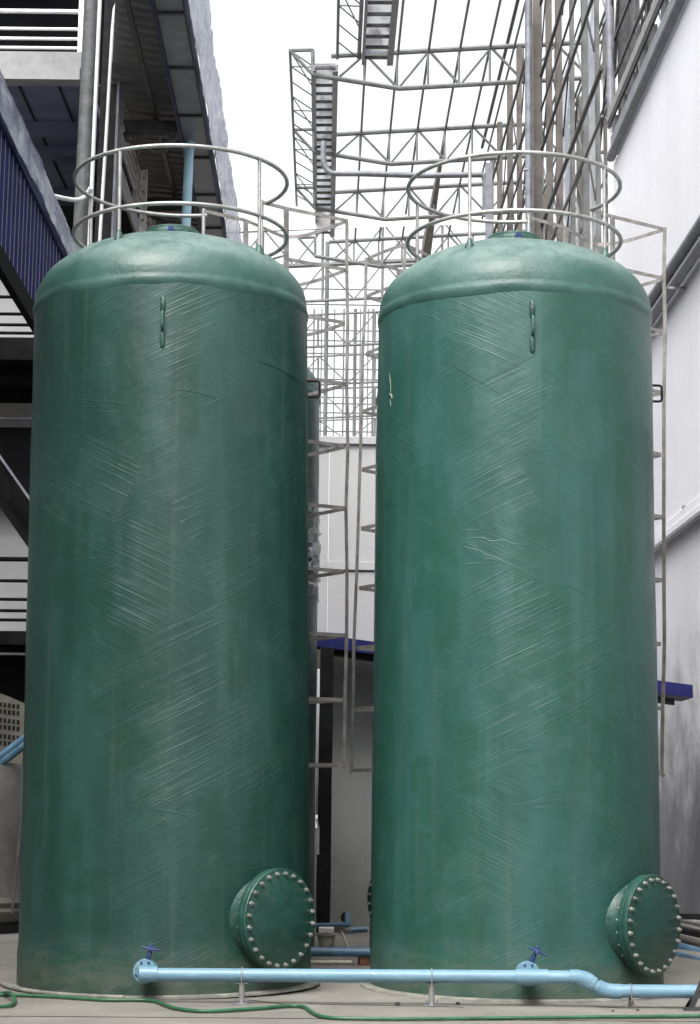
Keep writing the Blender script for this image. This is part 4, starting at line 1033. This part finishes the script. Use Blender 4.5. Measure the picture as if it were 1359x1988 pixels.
for i in range(12): build('gutter_rib', wbox(MB(), XC-.32, XC-.004, 21.2+1.7*i, 21.26+1.7*i, zc_-.03, zc_-.003), 'steeldk', t, smooth=False)
for Y in (25.0, 28.4, 32.4, 36.8):
    mb = wbox(MB(), -3.25, XC-.38, Y, Y+.10, zc_-.16, zc_+.06)
    build('rafter', mb, 'steeldk', t, smooth=False)
    build('bracket', MB().bar(W(XC-.42, Y+.05, zc_-.15), W(XC-.62, Y+.05, zc_-.42), .05, .09).bar(W(XC-.62, Y+.05, zc_-.42), W(XC-1.2, Y+.05, zc_-.17), .04, .05), 'steeldk', t, smooth=False)
for X in (-2.5, -3.0): build('purlin', wbox(MB(), X-.03, X+.03, 14 if X > -2.6 else 24.4, 40, zc_+.065, zc_+.13), 'steeldk', t, smooth=False)
sheet('plastic_sheet', 'crumpled pale plastic film hanging on the canopy edge beside the sky', XC, 20.5, 37.5, zc_+.02, zc_+1.45, 150, 26, .05, .08)
# pale blue downpipe
qa, qb = ay(369, 248, 25.7), ay(361, 440, 25.7)
t = thing('downpipe', 'light blue downpipe dropping from the canopy gutter behind the left tank', 'downpipe', (qb.x, 25.7, 0))
d_ = (qa-qb)/(qa.z-qb.z)
lo = Vector((0, 0, 0))-Vector((d_.x, 0, d_.z))*qb.z+Vector((0, 0, qb.z)); lo = Vector((-d_.x*qb.z, 0, 0))
hi = Vector((qa.x-qb.x, 0, qa.z))
build('pipe', MB().cyl(lo, hi, .068, 18), 'bluepale', t)
mid = lo.lerp(hi, (ay(366, 290, 25.7).z)/hi.z)
build('socket', MB().cyl(mid, mid+(hi-lo).normalized()*.22, .082, 18), 'bluepale', t)
build('outlet', MB().cyl(hi-(hi-lo).normalized()*.1, hi+Vector((0, 0, .08)), .10, 18), 'steeldk', t)

# receding walkway with railings under the canopy
t = thing('walkway', 'receding grey walkway with pipe railings under the canopy, behind the left tank', 'walkway')
XK = -2.95
build('deck_edge', wbox(MB(), XK-.04, XK, 24.5, 39, HC+8.55, HC+8.87), 'tile', t, smooth=False)
build('deck', wbox(MB(), XK-1.3, XK-.041, 26.1, 39, HC+8.65, HC+8.8), 'dark', t, smooth=False)
for H in (9.8, 9.58, 9.40, 9.24, 9.08): build('rail_bar', MB().cyl(W(XK, 24.5, HC+H), W(XK, 39, HC+H), .03, 8), 'galvflat', t)
for i in range(6): build('railing_post', wbox(MB(), XK-.03, XK+.03, 24.6+2.0*i, 24.66+2.0*i, HC+8.88, HC+9.8), 'galvflat', t, smooth=False)
build('far_wall', wbox(MB(), XK-1.5, XK-1.31, 26.1, 39, 0, HC+9.3), 'dark', t, smooth=False)
build('column', wbox(MB(), XK-.3, XK-.1, 30, 30.2, 0, HC+8.5), 'steeldk', t, smooth=False)
qa, qb = ay(281, 330, 25.5), ay(277, 460, 25.5)
t = thing('steel_upright', 'pale drilled steel upright behind the left tank guard ring', 'upright', (qb.x, 25.5, 0))
build('channel', MB().bb((-.055, 0, 0), (.03, .012, qa.z)).bb((.031, -.05, 0), (.043, .012, qa.z)), 'galvflat', t, smooth=False)
for i in range(5): build('bolt', MB().cyl((-.01, -.004, qa.z-.12-.21*i), (-.01, -.02, qa.z-.12-.21*i), .016, 8), 'steeldk', t)

# default settings
S.render.engine = 'CYCLES'
S.cycles.max_bounces = 6; S.cycles.transparent_max_bounces = 12
